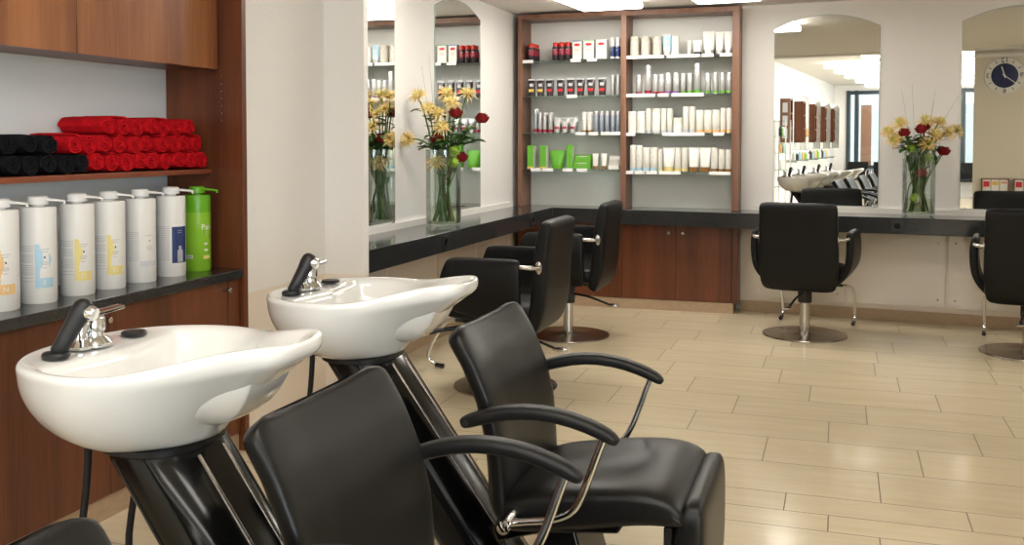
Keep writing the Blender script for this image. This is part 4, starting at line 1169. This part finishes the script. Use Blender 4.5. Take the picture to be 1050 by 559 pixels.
# ================================================================== REAR ROOM SEEN IN THE MIRRORS
# clock
ck = empty('wall_clock', (.965, YB+.001, 2.14), label='round wall clock with navy dial seen in the right mirror', cat='clock')
CR = .215
MB().lathe([(CR, 0), (CR, .012), (CR*.98, .02), (CR*.70, .022)], (0, 0, 0), 64, (0, 1, 0)).build('case', M['clockring'], ck)
MB().lathe([(CR*.665, .021), (CR*.665, .026), (.001, .026)], (0, 0, 0), 64, (0, 1, 0)).build('dial', M['clockblue'], ck)
m = MB()
for i in range(12):
    if i % 3:
        a = 2*PI*i/12; d = V((math.sin(a), 0, math.cos(a))); m.box(-.004, .004, 0, .002, -.018, .018, Matrix.Translation(d*CR*.83+V((0, .021, 0))) @ Matrix.Rotation(a, 4, 'Y'))
m.build('hour_marks', M['black'], ck)
def flat_text(txt, size, loc, rot, m, name, parent, ext=.001):
    cu = bpy.data.curves.new('t', 'FONT'); cu.body = txt; cu.size = size; cu.align_x = 'CENTER'; cu.align_y = 'CENTER'; cu.extrude = ext; cu.resolution_u = 3
    to = bpy.data.objects.new('t', cu); COL.objects.link(to)
    me = bpy.data.meshes.new_from_object(to.evaluated_get(bpy.context.evaluated_depsgraph_get())); bpy.data.objects.remove(to)
    me.materials.append(m); o = bpy.data.objects.new(name, me); COL.objects.link(o); o.parent = parent; o.location = loc; o.rotation_euler = rot; return o
for t, a in (('12', 0), ('3', 90), ('6', 180), ('9', 270)):
    # the clock faces +y, so its right-hand side lies towards -x
    flat_text(t, .085, (-math.sin(R(a))*CR*.83, .023, math.cos(R(a))*CR*.83), (PI/2, 0, PI), M['black'], 'numeral', ck)
def hand(name, ang, L_, w):
    m = MB(); m.box(-w/2, w/2, 0, .002, -.03, L_, Matrix.Translation((0, .028, 0)) @ Matrix.Rotation(-ang, 4, 'Y')); m.build(name, M['white'], ck)
hand('hour_hand', R(17), .11, .012); hand('minute_hand', R(-128), .17, .008)
MB().lathe([(.012, .027), (.012, .034)], (0, 0, 0), 16, (0, 1, 0)).build('hub', M['white'], ck)
# picture rail along the clock wall, under the beam
struct(bx('trim_3', M['wall_plain'], CW+.02, 4.0, YB, YB+.04, 2.36, 2.40))
# leaflet racks
for i, x0 in enumerate((.735, 1.075)):
    rk = empty('leaflet_rack', (x0, YB, .735), label=['wooden-edged leaflet rack under the clock, seen in mirror, left one', 'wooden-edged leaflet rack under the clock, seen in mirror, right one'][i], cat='leaflet rack', group='leaflet racks below the clock')
    m = MB(); m.box(0, .30, .001, .015, 0, .20); m.box(0, .012, .001, .06, 0, .20); m.box(.288, .30, .001, .06, 0, .20); m.box(0, .30, .001, .06, 0, .012); m.build('frame', M['woodframe'], rk)
    for j in range(3):
        x = .016+j*.092
        lf = bx('leaflet', M['boxwhite'], x, x+.084, .02, .026, .014, .185, rk)
        bx('print', (M['redprint'], M['ylabel'], M['poster'])[j], x+.01, x+.074, .0262, .0268, .10+.02*j, .165, lf)
# display stations on the rear left wall
A0, A1 = V((-2.75, .5, 0)), V((-3.42, FARY, 0)); WDr = (A1-A0).normalized()
RM = Matrix.Translation(A0) @ Matrix.Rotation(math.atan2(WDr.y, WDr.x), 4, 'Z')    # x along the wall away, +y out into the room
dl = ['nearest', 'second', 'third', 'farthest']
for i in range(4):
    s0 = 2.9 + i*1.6
    c = empty('wall_showcase', (0, 0, 0), label=f'narrow wooden showcase on the rear left wall seen in the mirror, {dl[i]} from the basins', cat='showcase', group='wooden wall showcases in the rear room')
    c.matrix_world = RM @ Matrix.Translation((s0, 0, 0))
    m = MB()
    for a_, b_, c_, d_ in ((0, .03, 1.34, 2.16), (.27, .30, 1.34, 2.16)): m.box(a_, b_, 0, .18, c_, d_)
    for z_ in (1.34, 1.60, 1.87, 2.13): m.box(0, .30, 0, .18, z_, z_+.03)
    m.box(0, .3, 0, .02, 1.34, 2.16); m.build('cabinet_body', M['wood'], c)
    m = MB(); m.box(-.02, 0, .0, .18, 1.34, 2.16); m.build('side_panel', M['woodframe'], c)
    fr = MB(); fr.box(-.026, -.021, .045, .135, 1.42, 1.60); fr.box(-.026, -.021, .045, .135, 1.66, 1.84); fr.box(-.026, -.021, .045, .135, 1.90, 2.08); fr.build('glass_inset', M['lgrey'], c)
    o = empty('station_mirror', (0, 0, 0), label=f'arched wing mirror standing out on the rear left wall, {dl[i]} from the basins', cat='mirror', group='arched mirrors in the rear room')
    o.matrix_world = RM @ Matrix.Translation((s0+.95, .02, 0)) @ Matrix.Rotation(PI/2, 4, 'Z')
    pts = [(0, 1.2), (.36, 1.2)] + [(.18+.18*math.cos(PI*k/12), 2.12+.14*math.sin(PI*k/12)) for k in range(13)]
    MB().prism([(a_, b_) for a_, b_ in pts], 0, .012).build('backing', M['satin'], o)
    MB().prism([((a_-.18)*.96+.18, (b_-1.7)*.985+1.7) for a_, b_ in pts], .012, .014).build('mirror_glass', M['mirror'], o, flat=True)
# product ledge between basins and showcases
gl = empty('glass_rack', (0, 0, 0), label='tall white rack with bottles beside the basins, seen in the mirror', cat='rack')
gl.matrix_world = RM @ Matrix.Translation((2.0, .14, 0))
m = MB()
for x in (0, .5):
    for y in (-.1, .1): m.box(x, x+.02, y, y+.02, 0, 1.75)
m.build('rack_frame', M['white'], gl)
for z_ in (.55, .85, 1.15, 1.45, 1.72): bx('rack_shelf', M['shelfglass'], 0, .52, -.1, .12, z_, z_+.01, gl)
ci = [M['white'], M['orange'], M['dark'], M['green2'], M['lblue']]
n_ = 0
for zi, z_ in enumerate((.86, 1.16, 1.46)):
    for j in range(5):
        mm_ = MB(); mm_.lathe([(.03, 0), (.032, .005), (.032, .13), (.015, .15), (.015, .17)], n=14)
        o = mm_.build('rack_bottle', ci[(j+zi) % 5 if zi else 0]); o.matrix_world = RM @ Matrix.Translation((2.06+j*.10, .15, z_+.001))
        tag(o, f'{ordn(j)} small bottle on the {["lowest", "middle", "upper"][zi]} filled shelf of the white rack', 'bottle', 'bottles on the white rack')
lg = empty('glass_ledge', (0, 0, 0), label='long glass ledge with bottles below the rear wall mirrors', cat='shelf')
lg.matrix_world = RM @ Matrix.Translation((3.0, 0, 0))
bx('glass_plate', M['shelfglass'], 0, 5.6, .02, .32, 1.0, 1.012, lg)
m = MB()
for x in (.1, 1.5, 2.9, 4.3, 5.5): m.box(x, x+.02, 0, .28, .97, 1.0)
m.build('ledge_bracket', M['satin'], lg)
for j in range(14):
    hh = random.uniform(.12, .17)
    mm_ = MB(); mm_.lathe([(.035, 0), (.038, .005), (.038, hh*.75), (.015, hh*.85), (.015, hh)], n=14)
    o = mm_.build('ledge_bottle', ci[(j*2) % 5]); o.matrix_world = RM @ Matrix.Translation((3.2+j*.35, .2, 1.013))
    tag(o, f'{ordn(j)} bottle along the long glass ledge in the rear room', 'bottle', 'bottles on the glass ledge')
# waiting chairs under the shop window
def wait_chair():
    root = empty('waiting_chair', (0, 0, 0))
    m = MB(); m.box(-.25, .25, -.25, .25, .40, .47); m.build('seat', M['leather2'], root, bevel=.02)
    m = MB(); m.box(-.25, .25, -.30, -.25, .45, .85); m.build('backrest', M['leather2'], root, bevel=.02)
    for sx in (-1, 1):
        m = MB(); m.tube([(sx*.27, .24, .0), (sx*.27, .24, .3), (sx*.27, .22, .62), (sx*.27, .0, .65), (sx*.27, -.27, .62), (sx*.27, -.27, .0)], .012, 8, 3); m.build('side_frame', M['chrome'], root)
    return root
wc0 = wait_chair()
for i in range(6):
    o = wc0 if i == 0 else dup(wc0, (0, 0, 0))
    o.location = (-2.75+i*.62, FARY+.75, 0); tag(o, f'black waiting chair with chrome sides under the shop window, {ordn(i)} from the left wall', 'chair', 'waiting chairs under the far window')
# street seen through the window: facade opposite
fc = MB(); fc.box(-9, 7, FARY-7.2, FARY-7, 0, 6); struct(fc.build('exterior_facade', M['boxwhite']))
struct(bx('exterior_ground', M['lgrey'], -12, 12, FARY-7, FARY-.2, -.12, -.06))
for i, (x, c) in enumerate(((-2.82, 'poster'), (-2.38, 'lblue'), (-.6, 'white'))):
    o = bx('street_poster', M[c], x, x+.26, FARY-.35, FARY-.33, -.055, 2.3+.05*i); tag(o, ['pink poster panel outside the shop window', 'pale blue poster panel outside the shop window', 'white poster panel outside the shop window'][i], 'poster')

# ================================================================== WORLD AND VIEW
w = bpy.data.worlds.new('world'); SC.world = w; w.use_nodes = True
nt = w.node_tree; bg = nt.nodes['Background']
bg.inputs['Color'].default_value = (.80, .90, 1, 1); bg.inputs['Strength'].default_value = 2.2
# bluish area lamp added at the made-up right-wall window
def area(name, loc, rot, sx, sy, e, col):
    l = bpy.data.lights.new(name, 'AREA'); l.shape = 'RECTANGLE'; l.size = sx; l.size_y = sy; l.energy = e; l.color = col
    o = bpy.data.objects.new(name, l); COL.objects.link(o); o.location = loc; o.rotation_euler = rot; return o
area('added_daylight', (3.99, -4.6, 1.55), (0, R(90), 0), 1.6, 6.6, 260, (.80, .90, 1))
vs = SC.view_settings; vs.view_transform = 'Standard'; vs.look = 'None'; vs.gamma = 1; vs.exposure = .24; vs.use_curve_mapping = False
SC.cycles.max_bounces = 8; SC.cycles.transmission_bounces = 8; SC.cycles.glossy_bounces = 5; SC.cycles.caustics_reflective = False; SC.cycles.caustics_refractive = False
SC.cycles.sample_clamp_indirect = 6
